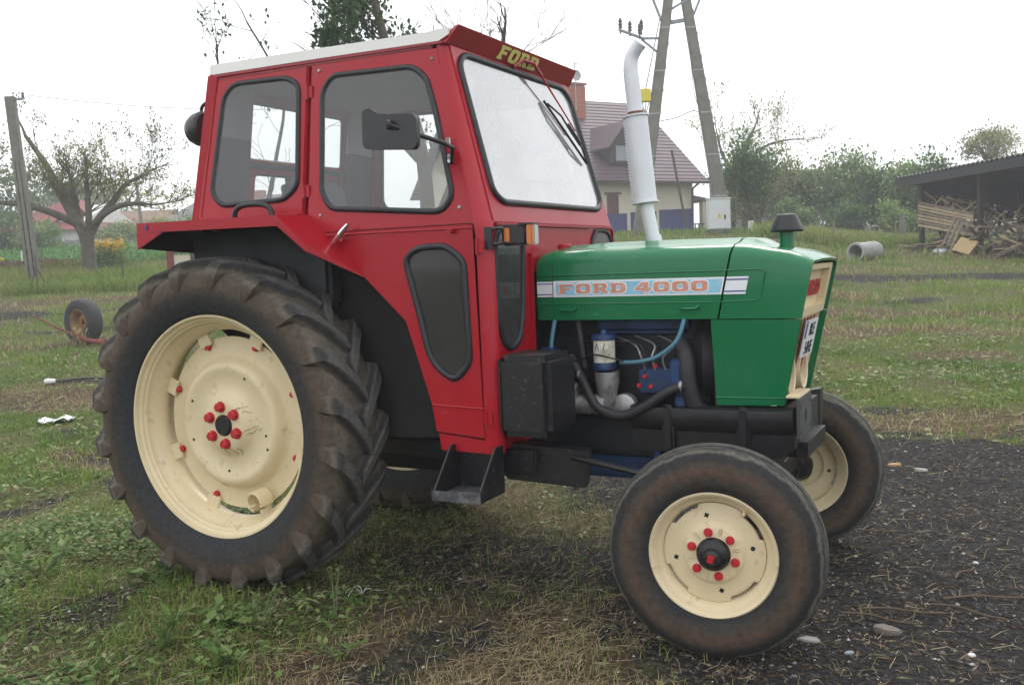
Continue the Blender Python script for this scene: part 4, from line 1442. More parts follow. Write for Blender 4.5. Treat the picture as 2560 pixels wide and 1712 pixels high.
def zones(x, y):
    """weights: bare dark soil, dry straw, green"""
    x, y = np.asarray(x, float), np.asarray(y, float)
    D = dist_cam(x, y)
    n1, n2, n3 = fbm(x * .7, y * .7, 21), fbm(x * 1.9, y * 1.9, 31), fbm(x * .25, y * .25, 41)
    xb = np.interp(y, [-3, -1.5, -.5, .5, 1.5, 2.2, 3.2, 4.2], [2.2, 2.0, 1.72, 1.35, .7, .2, .35, 2.0])
    soil = sstep(-.45, .40, x - xb + (n2 - .5) * 1.3) * sstep(4.1, 3.3, y + (n2 - .5) * .9)
    under = np.exp(-((x - .95) / .95) ** 2 - ((y + .05) / .75) ** 2)  # bare soil below the tractor, its shade painted in as darker ground
    soil = np.clip(np.maximum(soil, under * .75), 0, 1)
    # earth track in the middle distance
    tr = sstep(1.1, .3, np.abs(D - 19.6 - (n3 - .5) * 3)) * sstep(.30, .55, n1)
    tr2 = sstep(.8, .2, np.abs(D - 16.3 - (n3 - .5) * 3)) * sstep(.45, .6, n1) * .7
    soil = np.maximum(soil, np.maximum(tr, tr2) * .9)
    soil = np.maximum(soil, sstep(.54, .72, n2) * .62 * sstep(14, 8, D))
    # straw in front of the tractor, pale bands across the field
    st = sstep(.25, 1.0, x + (n2 - .5) * 1.1) * sstep(.1, -.45, y + (n1 - .5) * .8)
    band = sstep(.75, .25, np.abs(y - 4.3 - (n3 - .5) * 2)) * sstep(1.2, 2.2, x)
    patch = sstep(.52, .66, fbm(x * .55, y * 1.1, 51)) * sstep(5, 8, D) * .9
    dry = np.clip(np.maximum(np.maximum(st, band * .95), patch), 0, 1)
    dry = np.maximum(dry, sstep(.9, .2, np.abs(D - 21.6 - (n3 - .5) * 2)) * .7)
    dry = np.maximum(dry, sstep(-1.2, .4, x + (n2 - .5)) * sstep(2.2, 1.2, np.abs(y - 1.2)) * .6)
    green = (1 - soil) * (1 - dry)
    return soil, dry * (1 - soil * .96), green

def ground_mat():
    m = bpy.data.materials.new('yard_ground')
    t, b = nodes(m)
    N, L = t.nodes, t.links
    geo = N.new('ShaderNodeNewGeometry')
    def noise(sc, det=8, ro=.65):
        n = N.new('ShaderNodeTexNoise')
        n.inputs['Scale'].default_value, n.inputs['Detail'].default_value, n.inputs['Roughness'].default_value = sc, det, ro
        L.new(geo.outputs['Position'], n.inputs['Vector'])
        return n.outputs['Fac']
    def ramp(f, stops):
        r = N.new('ShaderNodeValToRGB')
        while len(r.color_ramp.elements) < len(stops): r.color_ramp.elements.new(.5)
        for e, (p, c) in zip(r.color_ramp.elements, stops):
            e.position = p
            e.color = tuple(c) + (1,)
        L.new(f, r.inputs['Fac'])
        return r.outputs['Color']
    def mix(f, a, c):
        x = N.new('ShaderNodeMix')
        x.data_type = 'RGBA'
        L.new(f, x.inputs['Factor'])
        L.new(a, x.inputs['A'])
        L.new(c, x.inputs['B'])
        return x.outputs['Result']
    def att(n):
        a = N.new('ShaderNodeAttribute')
        a.attribute_name = n
        return a.outputs['Fac']
    def edge(f, nz):
        s = N.new('ShaderNodeMath')
        s.operation = 'MULTIPLY_ADD'
        s.inputs[1].default_value = .9
        L.new(nz, s.inputs[0])
        L.new(f, s.inputs[2])
        r = N.new('ShaderNodeMapRange')
        r.inputs['From Min'].default_value, r.inputs['From Max'].default_value = .72, 1.12
        L.new(s.outputs[0], r.inputs['Value'])
        return r.outputs['Result']
    fine, mid = noise(38), noise(9)
    soil = ramp(fine, [(.30, (.010, .009, .009)), (.48, (.027, .0255, .026)), (.62, (.055, .052, .051)), (.78, (.13, .125, .122))])
    dry = ramp(fine, [(.28, (.026, .019, .014)), (.5, (.085, .062, .040)), (.72, (.22, .165, .10))])
    grn = ramp(fine, [(.28, (.022, .030, .010)), (.5, (.085, .11, .034)), (.74, (.17, .195, .07))])
    brown = ramp(mid, [(.3, (.06, .045, .030)), (.7, (.17, .13, .075))])
    g2 = mix(ramp(noise(3.2), [(.42, (0, 0, 0)), (.66, (.75, .75, .75))]), grn, brown)
    c = mix(edge(att('dry'), mid), g2, dry)
    c = mix(edge(att('soil'), mid), c, soil)
    L.new(c, b.inputs['Base Color'])
    b.inputs['Roughness'].default_value = .95
    b.inputs['Specular IOR Level'].default_value = .1
    bp = N.new('ShaderNodeBump')
    bp.inputs['Strength'].default_value = .9
    bp.inputs['Distance'].default_value = .03
    L.new(fine, bp.inputs['Height'])
    L.new(bp.outputs['Normal'], b.inputs['Normal'])
    return m
NG = 460
tt = np.linspace(-1, 1, NG)
gx_ = 215 * np.sinh(6.4 * tt) / math.sinh(6.4)
X, Yg = np.meshgrid(gx_ + 1.2, gx_ + .3, indexing='ij')
Z = height(X, Yg)
zs_, zd_, zg_ = zones(X, Yg)
idx = np.arange(NG * NG).reshape(NG, NG)
Q = np.stack([idx[:-1, :-1], idx[1:, :-1], idx[1:, 1:], idx[:-1, 1:]], -1).reshape(-1, 4)
gm = raw_mesh('ground', np.stack([X, Yg, Z], -1).reshape(-1, 3), Q, [ground_mat()], True, attr={'soil': zs_.ravel(), 'dry': zd_.ravel()})
tag(link('ground', gm), kind='structure')

# ------------------------------------------------------------------ leaf and blade materials
def leaf_mat(name, stops, trans=.35, rough=.55):
    m = bpy.data.materials.new(name)
    t, b = nodes(m)
    N, L = t.nodes, t.links
    a = N.new('ShaderNodeAttribute')
    a.attribute_name = 'hue'
    r = N.new('ShaderNodeValToRGB')
    while len(r.color_ramp.elements) < len(stops): r.color_ramp.elements.new(.5)
    for e, (p, c) in zip(r.color_ramp.elements, stops):
        e.position = p
        e.color = tuple(c) + (1,)
    L.new(a.outputs['Fac'], r.inputs['Fac'])
    L.new(r.outputs['Color'], b.inputs['Base Color'])
    b.inputs['Roughness'].default_value = rough
    b.inputs['Specular IOR Level'].default_value = .2
    if trans:
        tl = N.new('ShaderNodeBsdfTranslucent')
        L.new(r.outputs['Color'], tl.inputs['Color'])
        mx = N.new('ShaderNodeMixShader')
        mx.inputs[0].default_value = trans
        L.new(b.outputs[0], mx.inputs[1])
        L.new(tl.outputs[0], mx.inputs[2])
        L.new(mx.outputs[0], N['Material Output'].inputs['Surface'])
    return m
M['blade'] = leaf_mat('grass_blade', [(0, (.064, .145, .016)), (.35, (.15, .26, .038)), (.6, (.255, .275, .074)), (.8, (.33, .27, .14)), (1, (.48, .40, .25))], .3, .6)
M['straw'] = leaf_mat('straw', [(0, (.10, .072, .04)), (.5, (.26, .20, .115)), (1, (.46, .38, .24))], .1, .7)
M['weed'] = leaf_mat('weed_leaf', [(0, (.055, .12, .028)), (.40, (.135, .225, .058)), (.68, (.235, .29, .105)), (.85, (.33, .33, .19)), (1, (.26, .15, .08))], .3, .5)
M['stone'] = leaf_mat('gravel_stone', [(0, (.035, .032, .030)), (.5, (.10, .095, .09)), (.8, (.22, .21, .20)), (1, (.62, .61, .60))], 0, .85)
M['chip'] = leaf_mat('bark_chip', [(0, (.030, .022, .016)), (.5, (.09, .065, .045)), (1, (.24, .19, .13))], 0, .85)

def scatter(n, D0, D1, t0=-.85, t1=.85, power=1.0):
    """random ground points in front of the tractor and in the field behind it"""
    if t1 == .85: n = int(n * 1.4)
    u = rng.random(n)
    D = (D0 ** (2 - power) + u * (D1 ** (2 - power) - D0 ** (2 - power))) ** (1 / (2 - power))
    t = t0 + (t1 - t0) * rng.random(n)
    x = CX - SP * D + CP * D * t
    y = CY + CP * D + SP * D * t
    return x, y, D
def keep(x, y, p): return rng.random(len(x)) < p
def blades(x, y, hgt, wid, lean, hue, mat, name, label, cat='grass', flat=False):
    """two-segment bent blades"""
    n = len(x)
    z = height(x, y)
    a = rng.random(n) * 2 * PI
    ln = lean * (.4 + rng.random(n) * 1.2)
    dx, dy = np.cos(a), np.sin(a)
    px, py = -dy, dx
    hw = wid / 2
    base = np.stack([x, y, z - .004], 1)
    if flat:
        zz = rng.random(n) * .02
        m1 = base + np.stack([dx * hgt * .5, dy * hgt * .5, zz + .010], 1)
        m2 = base + np.stack([dx * hgt * .95 + px * hgt * (rng.random(n) - .5) * .4, dy * hgt * .95 + py * hgt * (rng.random(n) - .5) * .4, .006 + rng.random(n) * .03], 1)
        base[:, 2] += .006 + rng.random(n) * .012
    else:
        m1 = base + np.stack([dx * hgt * ln * .35, dy * hgt * ln * .35, hgt * .6], 1)
        m2 = base + np.stack([dx * hgt * ln, dy * hgt * ln, hgt * (1 - .25 * np.clip(ln, 0, 2.5))], 1)
    pv = np.stack([px * hw, py * hw, np.zeros(n)], 1)
    if flat: pv[:, 2] += hw * .6
    V = np.stack([base - pv, base + pv, m1 + pv * .8, m1 - pv * .8, m2], 1).reshape(-1, 3)
    k = np.arange(n)[:, None] * 5
    F = np.concatenate([k + [0, 1, 2], k + [0, 2, 3], k + [3, 2, 4]], 0)
    me = raw_mesh(name, V, F, [mat], attr={'hue': np.repeat(np.clip(hue, 0, 1), 5)})
    return tag(link(name, me), label, cat, kind='stuff')

# short grass, near and far
parts = []
for (n, D0, D1, hb, wb) in ((90000, 2.6, 6.5, .040, .0040), (90000, 6.5, 13, .050, .006), (80000, 13, 24, .075, .012), (50000, 24, 48, .15, .030)):
    x, y, D = scatter(n, D0, D1, power=1.0)
    s, d, g = zones(x, y)
    tuft = sstep(.35, .62, fbm(x * 2.2, y * 2.2, 61))
    k = keep(x, y, np.clip(g * (.25 + .75 * tuft) + d * .10 + s * .003, 0, 1) * np.where(D < 6.5, .55, 1))
    x, y, s, d, g, tuft, D = [q[k] for q in (x, y, s, d, g, tuft, D)]
    m = len(x)
    hg = hb * (.5 + rng.random(m)) * (.6 + .7 * tuft)
    hue = .14 + rng.random(m) * .40 + d * .35 + (fbm(x * .8, y * .8, 71) - .5) * .9
    parts.append((x, y, hg, np.full(m, wb), np.full(m, .7), hue))
blades(*[np.concatenate(q) for q in zip(*parts)], M['blade'], 'grass', 'short patchy grass growing over the yard and the field')
# dry standing grass and lying straw
parts = []
for (n, D0, D1, hb, wb) in ((42000, 2.6, 6.5, .042, .0022), (45000, 6.5, 13, .055, .005), (35000, 13, 26, .09, .012)):
    x, y, D = scatter(n, D0, D1)
    s, d, g = zones(x, y)
    cl = sstep(.40, .65, fbm(x * 3.1, y * 3.1, 81))
    k = keep(x, y, np.clip(d * (.25 + .75 * cl) + g * .10, 0, 1))
    x, y, cl = x[k], y[k], cl[k]
    m = len(x)
    parts.append((x, y, hb * (.5 + rng.random(m) * 1.1), np.full(m, wb), np.full(m, 1.3), .62 + rng.random(m) * .38))
blades(*[np.concatenate(q) for q in zip(*parts)], M['blade'], 'dry_grass', 'dead tan grass standing in patches on the yard')
parts = []
for (n, D0, D1, hb, wb) in ((150000, 2.6, 6.5, .070, .0019), (30000, 6.5, 11, .09, .004)):
    x, y, D = scatter(n, D0, D1)
    s, d, g = zones(x, y)
    cl = .12 + .88 * sstep(.42, .66, fbm(x * 2.2, y * 2.2, 91))
    k = keep(x, y, np.clip(d * cl * .7 + g * .16 + s * .012, 0, 1))
    x, y = x[k], y[k]
    m = len(x)
    parts.append((x, y, hb * (.3 + rng.random(m) * 1.5), wb * (.6 + rng.random(m) * .7), np.ones(m), rng.random(m) ** .8))
blades(*[np.concatenate(q) for q in zip(*parts)], M['straw'], 'straw', 'loose tan straw lying on the dark soil in front of the tractor', 'straw', True)
# tall rank grass below the shrubs and along the garden fence
parts = []
for (n, D0, D1, t0, t1, hb, wb) in ((26000, 27, 40, .255, .48, .42, .030), (16000, 23, 30, -.58, -.28, .34, .026)):
    x, y, D = scatter(n, D0, D1, t0, t1)
    k = keep(x, y, .35 + .65 * sstep(.35, .6, fbm(x * .6, y * .6, 15)))
    if t0 > 0: k &= (D > 27 + 5 * fbm(x * .3, y * .3, 16))
    x, y = x[k], y[k]
    m = len(x)
    parts.append((x, y, hb * (.45 + rng.random(m) * .8), np.full(m, wb), np.full(m, .6), .30 + rng.random(m) * .40 + (fbm(x * .5, y * .5, 17) - .5) * .5))
blades(*[np.concatenate(q) for q in zip(*parts)], M['blade'], 'tall_grass', 'tall rank grass along the garden fences', 'grass')

# stones and bark chips
def pebbles(x, y, size, hue, mat, name, label, cat, elong=1.0):
    n = len(x)
    z = height(x, y)
    base = np.array([(1, 0, 0), (-1, 0, 0), (0, 1, 0), (0, -1, 0), (0, 0, 1), (0, 0, -1)], float)
    f = np.array([(0, 2, 4), (2, 1, 4), (1, 3, 4), (3, 0, 4), (2, 0, 5), (1, 2, 5), (3, 1, 5), (0, 3, 5)])
    jit = 1 + (rng.random((n, 6, 1)) - .5) * .6
    sc = np.stack([size * elong * (.7 + .6 * rng.random(n)), size * (.6 + .6 * rng.random(n)), size * (.35 + .3 * rng.random(n))], 1)
    P = base[None] * jit * sc[:, None, :]
    a = rng.random(n) * 2 * PI
    c, s = np.cos(a)[:, None], np.sin(a)[:, None]
    P = np.stack([P[..., 0] * c - P[..., 1] * s, P[..., 0] * s + P[..., 1] * c, P[..., 2]], -1)
    P += np.stack([x, y, z + sc[:, 2] * .25], 1)[:, None, :]
    F = (np.arange(n)[:, None, None] * 6 + f[None]).reshape(-1, 3)
    me = raw_mesh(name, P.reshape(-1, 3), F, [mat], attr={'hue': np.repeat(hue, 6)})
    return tag(link(name, me), label, cat, kind='stuff')
x, y, D = scatter(26000, 2.6, 9)
s, d, g = zones(x, y)
k = keep(x, y, s * .9 + d * .05)
x, y = x[k], y[k]
m = len(x)
pebbles(x, y, .0035 + .010 * rng.random(m) ** 4, np.where(rng.random(m) < .14, .8 + .2 * rng.random(m), rng.random(m) * .7), M['stone'], 'gravel', 'small grey and white stones in the dark soil', 'gravel')
x, y, D = scatter(22000, 2.6, 8.5)
s, d, g = zones(x, y)
k = keep(x, y, s * .9 + d * .2)
x, y = x[k], y[k]
m = len(x)
pebbles(x, y, .004 + .005 * rng.random(m) ** 2, rng.random(m) ** 1.3, M['chip'], 'bark_chips', 'bark crumbs and twigs strewn over the dark soil', 'wood chips', 3.2)
# low broad-leaved weeds
def leaf_sheet(P, size, hue, mat, name, up=.6, ratio=.55):
    """folded leaf quads at points P (n,3)"""
    n = len(P)
    a = rng.random(n) * 2 * PI
    tilt = (rng.random(n) - .15) * up
    d = np.stack([np.cos(a) * np.cos(tilt), np.sin(a) * np.cos(tilt), np.sin(tilt)], 1)
    sd = np.stack([-np.sin(a), np.cos(a), (rng.random(n) - .5) * .8], 1)
    L_ = size[:, None]
    b0, tip = P, P + d * L_
    md = P + d * L_ * .5
    w = sd * L_ * ratio * .5
    fold = np.array([0, 0, 1.]) * L_ * .08
    V = np.stack([b0, md + w + fold, tip, md - w + fold], 1).reshape(-1, 3)
    k = np.arange(n)[:, None] * 4
    F = np.concatenate([k + [0, 1, 2], k + [0, 2, 3]], 0)
    return raw_mesh(name, V, F, [mat], attr={'hue': np.repeat(np.clip(hue, 0, 1), 4)})
parts, sz, hu = [], [], []
for (n, D0, D1, sb) in ((52000, 2.5, 5.6, .030), (36000, 5.6, 14, .055)):
    x, y, D = scatter(n, D0, D1, -.6, .1 if D1 < 6 else .6)
    s, d, g = zones(x, y)
    cl = sstep(.42, .62, fbm(x * 1.7, y * 1.7, 101))
    zone = np.where(D < 5.6, sstep(.95, .2, x + (fbm(x, y, 7) - .5)), .5)
    k = keep(x, y, np.clip(g * cl * zone + g * .10, 0, 1))
    x, y, cl = x[k], y[k], cl[k]
    m = len(x)
    parts.append(np.stack([x, y, height(x, y) + rng.random(m) ** 2 * .07 * (0.4 + cl)], 1))
    sz.append(sb * (.5 + rng.random(m)))
    hu.append(rng.random(m) * .80 + (rng.random(m) < .10) * .3)
me = leaf_sheet(np.concatenate(parts), np.concatenate(sz), np.concatenate(hu), M['weed'], 'low_weeds', .7)
tag(link('low_weeds', me), 'low broad-leaved weeds covering the ground beside the rear wheel', 'weeds', kind='stuff')
# ================================================================== BACKGROUND
def G(x, y): return float(height(x, y))
def root(name, x, y, label, cat, group=None, rz=YAW, dz=0.0):
    return empty(name, (x, y, G(x, y) + dz), rz, label, cat, group)
M['wall_cream'] = pmat('cream_render', (.60, .56, .44), .9, var=.06, vscale=1.2, bump=(.1, 30))
M['wall_white'] = pmat('white_render', (.66, .66, .64), .9, var=.06, vscale=1.2)
M['wall_green'] = pmat('pale_green_render', (.40, .58, .40), .9, var=.06)
M['wall_grey'] = pmat('grey_block_wall', (.26, .27, .27), .9, var=.15, vscale=2)
M['tile_purple'] = pmat('purple_metal_tile', (.085, .050, .066), .62, var=.12, vscale=1.5)
M['tile_red'] = pmat('red_roof_tile', (.21, .050, .050), .8, var=.2, vscale=2)
M['tile_brown'] = pmat('brown_roof_sheet', (.19, .12, .08), .85, var=.25, vscale=1.5)
M['slate'] = pmat('grey_eternit', (.15, .15, .145), .9, var=.25, vscale=1.2)
M['brick'] = pmat('chimney_brick', (.34, .105, .055), .9, var=.2, vscale=8)
M['wood_dark'] = pmat('dark_stained_wood', (.035, .026, .022), .7, var=.25, vscale=9)
M['win'] = pmat('window_glass', (.24, .28, .31), .08, coat=.6)
M['frame_white'] = pmat('white_window_frame', (.7, .7, .7), .5)
M['shutter'] = pmat('brown_shutter', (.11, .035, .03), .7)
M['concrete'] = pmat('weathered_concrete', (.17, .165, .14), .95, var=.2, vscale=3, bump=(.3, 12), dirt=((.12, .12, .09), .2, 4))
M['concrete_pale'] = pmat('pale_concrete', (.34, .34, .33), .95, var=.2, vscale=6, bump=(.3, 20))
M['blue_metal'] = pmat('blue_sheet_metal', (.035, .045, .16), .45, var=.15, vscale=2)
M['rusty_pipe'] = pmat('rusty_pipe', (.075, .055, .045), .8, var=.3)
M['cabinet'] = pmat('grey_cabinet', (.58, .61, .61), .5, var=.04)
M['yellow'] = pmat('yellow_paint', (.66, .55, .03), .5)
M['galv'] = pmat('galvanised_steel', (.20, .23, .25), .5, metal=.4, var=.15)
M['insulator'] = pmat('brown_insulator', (.06, .045, .045), .3)
M['wire'] = pmat('grey_wire', (.30, .32, .33), .5)
M['bark'] = pmat('tree_bark', (.105, .092, .072), .95, var=.35, vscale=7, bump=(.5, 25))
M['bark_dark'] = pmat('dark_bark', (.065, .055, .045), .95, var=.35, vscale=9, bump=(.5, 25))
M['lime'] = pmat('lime_wash', (.70, .70, .66), .9)
M['plank'] = pmat('sawn_plank', (.40, .31, .19), .8, var=.22, vscale=5, bump=(.2, 30))
M['plank_old'] = pmat('weathered_plank', (.20, .165, .125), .85, var=.3, vscale=5)
M['plank_dark'] = pmat('dark_plank', (.10, .070, .045), .85, var=.3, vscale=5)
M['shed_dark'] = pmat('tarred_board', (.030, .030, .032), .8, var=.3)
M['corr'] = pmat('old_corrugated_sheet', (.085, .085, .09), .7, var=.3, vscale=2)
M['tyre_old'] = pmat('old_tyre', (.040, .040, .042), .85, var=.3, vscale=9)
M['rim_ochre'] = pmat('ochre_rim', (.32, .19, .08), .7, var=.3, dirt=((.10, .06, .03), .3, 14))
M['red_rust'] = pmat('rusty_red_bar', (.17, .035, .03), .8, var=.3, vscale=10)
M['leaf_walnut'] = leaf_mat('walnut_leaf', [(0, (0.062, 0.088, 0.020)), (.5, (0.150, 0.169, 0.035)), (.85, (0.275, 0.250, 0.044)), (1, (0.300, 0.175, 0.037))], .45)
M['leaf_dark'] = leaf_mat('dark_leaf', [(0, (0.039, 0.085, 0.030)), (.6, (0.095, 0.181, 0.054)), (1, (0.191, 0.265, 0.085))], .35)
M['leaf_mid'] = leaf_mat('shrub_leaf', [(0, (0.086, 0.161, 0.056)), (.5, (0.200, 0.308, 0.099)), (1, (0.433, 0.477, 0.186))], .35)
M['leaf_olive'] = leaf_mat('olive_leaf', [(0, (0.124, 0.161, 0.060)), (.5, (0.277, 0.289, 0.111)), (1, (0.525, 0.469, 0.208))], .4)
M['leaf_plum'] = leaf_mat('plum_leaf', [(0, (0.021, 0.052, 0.021)), (.6, (0.052, 0.111, 0.039)), (1, (0.098, 0.156, 0.058))], .3)
M['leaf_crop'] = leaf_mat('crop_leaf', [(0, (0.053, 0.150, 0.033)), (.6, (0.090, 0.240, 0.053)), (1, (0.150, 0.315, 0.090))], .35)
M['petal_yellow'] = leaf_mat('yellow_petal', [(0, (.62, .36, .01)), (1, (.80, .60, .03))], .3)
M['petal_red'] = leaf_mat('dusky_red_plant', [(0, (.07, .05, .025)), (.5, (.13, .05, .045)), (1, (.20, .06, .06))], .3)

# ------------------------------------------------------------------ houses (local x right, y away, origin at front right corner)
def gable_house(name, x, y, rz, w, d, hw, hr, wallm, roofm, label, over=.45, group=None, steps=0, cat='house'):
    h = root(name, x, y, label, cat, group, rz)
    mb = MB()
    v = [(-w, 0, -.6), (0, 0, -.6), (0, d, -.6), (-w, d, -.6), (-w, 0, hw), (0, 0, hw), (0, d, hw), (-w, d, hw), (-w, d / 2, hr - .06), (0, d / 2, hr - .06)]
    mb.add(v, [(0, 1, 5, 4), (2, 3, 7, 6), (1, 2, 6, 9, 5), (3, 0, 4, 8, 7), (4, 5, 9, 8), (6, 7, 8, 9)])
    mb.build('wall', wallm, h)
    sl = (hr - hw) / (d / 2)
    mb = MB()
    n = steps or 1
    for sgn in (0, 1):
        for i in range(n):
            a, b = i / n, (i + 1) / n
            ya, yb = -over + (d / 2 + over) * a, -over + (d / 2 + over) * b + (.02 if steps else 0)
            za, zb = hw - over * sl + (d / 2 + over) * sl * a + (.022 if steps else 0), hw - over * sl + (d / 2 + over) * sl * min(1, b)
            if sgn: ya, yb = d - ya, d - yb
            yy = (ya, yb)
            q = [(-w - over, ya, za), (over, ya, za), (over, yb, zb), (-w - over, yb, zb)]
            q2 = [(p[0], p[1], p[2] + .07) for p in q]
            mb.add(q + q2, [(3, 2, 1, 0), (4, 5, 6, 7), (0, 1, 5, 4), (1, 2, 6, 5), (2, 3, 7, 6), (3, 0, 4, 7)])
    r = mb.build('roof', roofm, h)
    return h, r, sl
def wall_window(h, x0, x1, z0, z1, y=0.0, fm='frame_white', pm='win', side_x=None, mull=True):
    w = MB()
    t = .07
    P = (lambda u, v, o: (u, y - o, v)) if side_x is None else (lambda u, v, o: (side_x + o, u, v))
    def bx(a0, a1, b0, b1, o0, o1):
        q = [P(a0, b0, o0), P(a1, b0, o0), P(a1, b1, o0), P(a0, b1, o0), P(a0, b0, o1), P(a1, b0, o1), P(a1, b1, o1), P(a0, b1, o1)]
        w.add(q, [(0, 1, 2, 3), (7, 6, 5, 4), (0, 4, 5, 1), (1, 5, 6, 2), (2, 6, 7, 3), (3, 7, 4, 0)])
    bx(x0, x1, z0, z0 + t, -.02, .04)
    bx(x0, x1, z1 - t, z1, -.02, .04)
    bx(x0, x0 + t, z0 + t, z1 - t, -.02, .04)
    bx(x1 - t, x1, z0 + t, z1 - t, -.02, .04)
    if mull: bx((x0 + x1) / 2 - .03, (x0 + x1) / 2 + .03, z0 + t, z1 - t, -.02, .035)
    f = w.build('window', M[fm], h)
    w = MB()
    bx(x0 + t * .5, x1 - t * .5, z0 + t * .5, z1 - t * .5, -.01, .012)
    w.build('pane', M[pm], f)
    return f

# house with the purple roof, seen past the windscreen
hp, rp, sl = gable_house('house', -11.42, 44.84, YAW + .52, 10.5, 10.0, 3.05, 7.35, M['wall_cream'], M['tile_purple'], 'cream house with purple tiled roof, brick chimney and dormer behind the cab', .62, steps=24)
def bar_box(parent, name, c, d, m, bevel=0): return MB().box(c, d).build(name, m, parent, bevel=bevel)
bar_box(hp, 'gutter', (-5.2, -.70, 2.58), (11.6, .12, .12), M['wood_dark'])
MB().tube([(-.16, -.62, 2.52), (-.14, -.15, 2.30), (-.14, -.10, -.2)], .06, n=8).build('downpipe', M['wood_dark'], hp, smooth=40)
w_ = wall_window(hp, -5.42, -4.75, 1.02, 2.02, 0, 'shutter', 'shutter')
MB().box((-5.08, -.05, 2.07), (.95, .10, .10)).build('lintel', M['shutter'], w_)
wall_window(hp, -8.6, -7.2, 1.0, 2.2)
# chimney with brick courses
mb = MB()
for i in range(14):
    mb.box((-4.5, 3.9, 6.35 + i * .115), (.92, .72, .10))
mb.box((-4.5, 3.9, 7.0), (.88, .68, 1.55))
mb.build('chimney', M['brick'], rp)
MB().box((-4.5, 3.9, 8.0), (1.05, .85, .10)).build('chimney_cap', M['brick'], rp)
# aerial mast with dish
mb = MB()
mb.tube([(-4.75, 3.4, 6.6), (-4.75, 3.4, 9.05)], .025, n=6)
mb.tube([(-4.95, 3.4, 8.98), (-4.55, 3.4, 8.98)], .012, n=5)
mb.build('aerial_mast', M['wire'], hp)
mb = MB()
mb.lathe([(0, .07), (.15, .05), (.27, 0), (.28, .012), (.15, .065), (0, .085)], c=(-4.75, 3.25, 8.35), n=22, axis='Y')
mb.build('satellite_dish', M['concrete_pale'], hp, smooth=40)
# dormer
dm = empty('dormer', parent=hp)
DX, DY = -4.25, .25
mb = MB()
mb.add([(DX - .72, DY, 3.55), (DX + .72, DY, 3.55), (DX + .72, DY, 4.55), (DX, DY, 5.45), (DX - .72, DY, 4.55), (DX - .72, 2.4, 5.2), (DX + .72, 2.4, 5.2), (DX, 2.9, 5.45), (DX - .72, 2.4, 4.55), (DX + .72, 2.4, 4.55)],
       [(0, 1, 2, 3, 4), (0, 4, 8), (1, 9, 2)])
mb.build('dormer_wall', M['wood_dark'], dm)
for s in (-1, 1):
    mb = MB()
    q = [(DX, DY - .5, 5.52), (DX + s * 1.12, DY - .5, 4.20), (DX + s * 1.12, 1.7, 4.20), (DX, 3.0, 5.52)]
    q2 = [(p[0], p[1], p[2] + .09) for p in q]
    mb.add(q + q2, [(3, 2, 1, 0), (4, 5, 6, 7), (0, 1, 5, 4), (1, 2, 6, 5), (2, 3, 7, 6), (3, 0, 4, 7)])
    mb.build('dormer_roof', M['tile_purple'], dm)
wall_window(dm, DX - .45, DX + .45, 3.62, 4.5, DY, 'wood_dark', 'win', mull=False)
# porch at the far right
pr = empty('porch', parent=hp)
MB().add([(-.2, 1.5, 2.15), (2.3, 1.5, 1.75), (2.3, 4.2, 1.75), (-.2, 4.2, 2.15), (-.2, 1.5, 2.35), (2.3, 1.5, 1.95), (2.3, 4.2, 1.95), (-.2, 4.2, 2.35)], [(3, 2, 1, 0), (4, 5, 6, 7), (0, 1, 5, 4), (1, 2, 6, 5), (2, 3, 7, 6), (3, 0, 4, 7)]).build('porch_roof', M['tile_purple'], pr)
for px_ in (.9, 2.15):
    bar_box(pr, 'porch_column', (px_, 1.7, .75), (.28, .28, 2.2), M['wall_cream'])
for i in range(8):
    bar_box(pr, 'baluster', (.15 + i * .26, 1.55, .1), (.05, .05, .9), M['wood_dark'])
bar_box(pr, 'handrail', (1.05, 1.55, .58), (2.1, .07, .06), M['wood_dark'])

# houses on the left
h1, r1, _ = gable_house('house', -43.9, 33.6, YAW - .25, 4.6, 6, 1.15, 2.6, M['wall_white'], M['tile_red'], 'low white house with red hipped roof behind the concrete pole', .3)
bpy.data.objects.remove(r1)
mb = MB()
mb.add([(-5.6, -.6, .95), (.7, -.6, .95), (.7, 6.6, .95), (-5.6, 6.6, .95), (-3.0, 3, 3.0), (-2.2, 3, 3.0)], [(0, 1, 5, 4), (1, 2, 5), (2, 3, 4, 5), (3, 0, 4), (3, 2, 1, 0)])
mb.build('roof', M['tile_red'], h1)
wall_window(h1, -1.75, -.9, .05, .95)
wall_window(h1, -3.9, -3.2, .05, .95)
h2, r2_, _ = gable_house('house', -44.2, 37.0, YAW + 1.25, 3.2, 2.6, .75, 1.55, M['wall_white'], M['tile_red'], 'small white gable house between the red roof and the walnut tree', .2)
wall_window(h2, .9, 1.5, -.05, .6, side_x=0.0, mull=False)
h3, r3, _ = gable_house('house', -43.2, 39.2, YAW + .1, 3.2, 6, 1.0, 2.0, M['wall_white'], M['tile_brown'], 'whitewashed house with brown sheet roof behind the yellow flowers', .25)
wall_window(h3, -1.75, -1.15, .55, .92, mull=True)
wall_window(h3, -1.6, -.9, -.3, .4)
h4, r4, _ = gable_house('house', -36.6, 39.9, YAW - .35, 6.0, 7.0, 1.35, 2.75, M['wall_green'], M['slate'], 'pale green house with long grey roof behind the rear fender', .35)
MB().box((-1.6, 3.2, 2.85), (.7, .5, .5)).build('chimney', M['brick'], r4)
# far red roof house above the shrubs
h5, r5, _ = gable_house('house', -7.81, 159.4, YAW + .2, 4.2, 6, 6.7, 8.5, M['wall_white'], M['tile_red'], 'distant house with red roof and two chimneys beyond the shed', .5)
for cx_ in (-3.2, -1.1):
    MB().box((cx_, 3.0, 8.7), (.7, .6, 1.1)).build('chimney', M['brick'], r5)
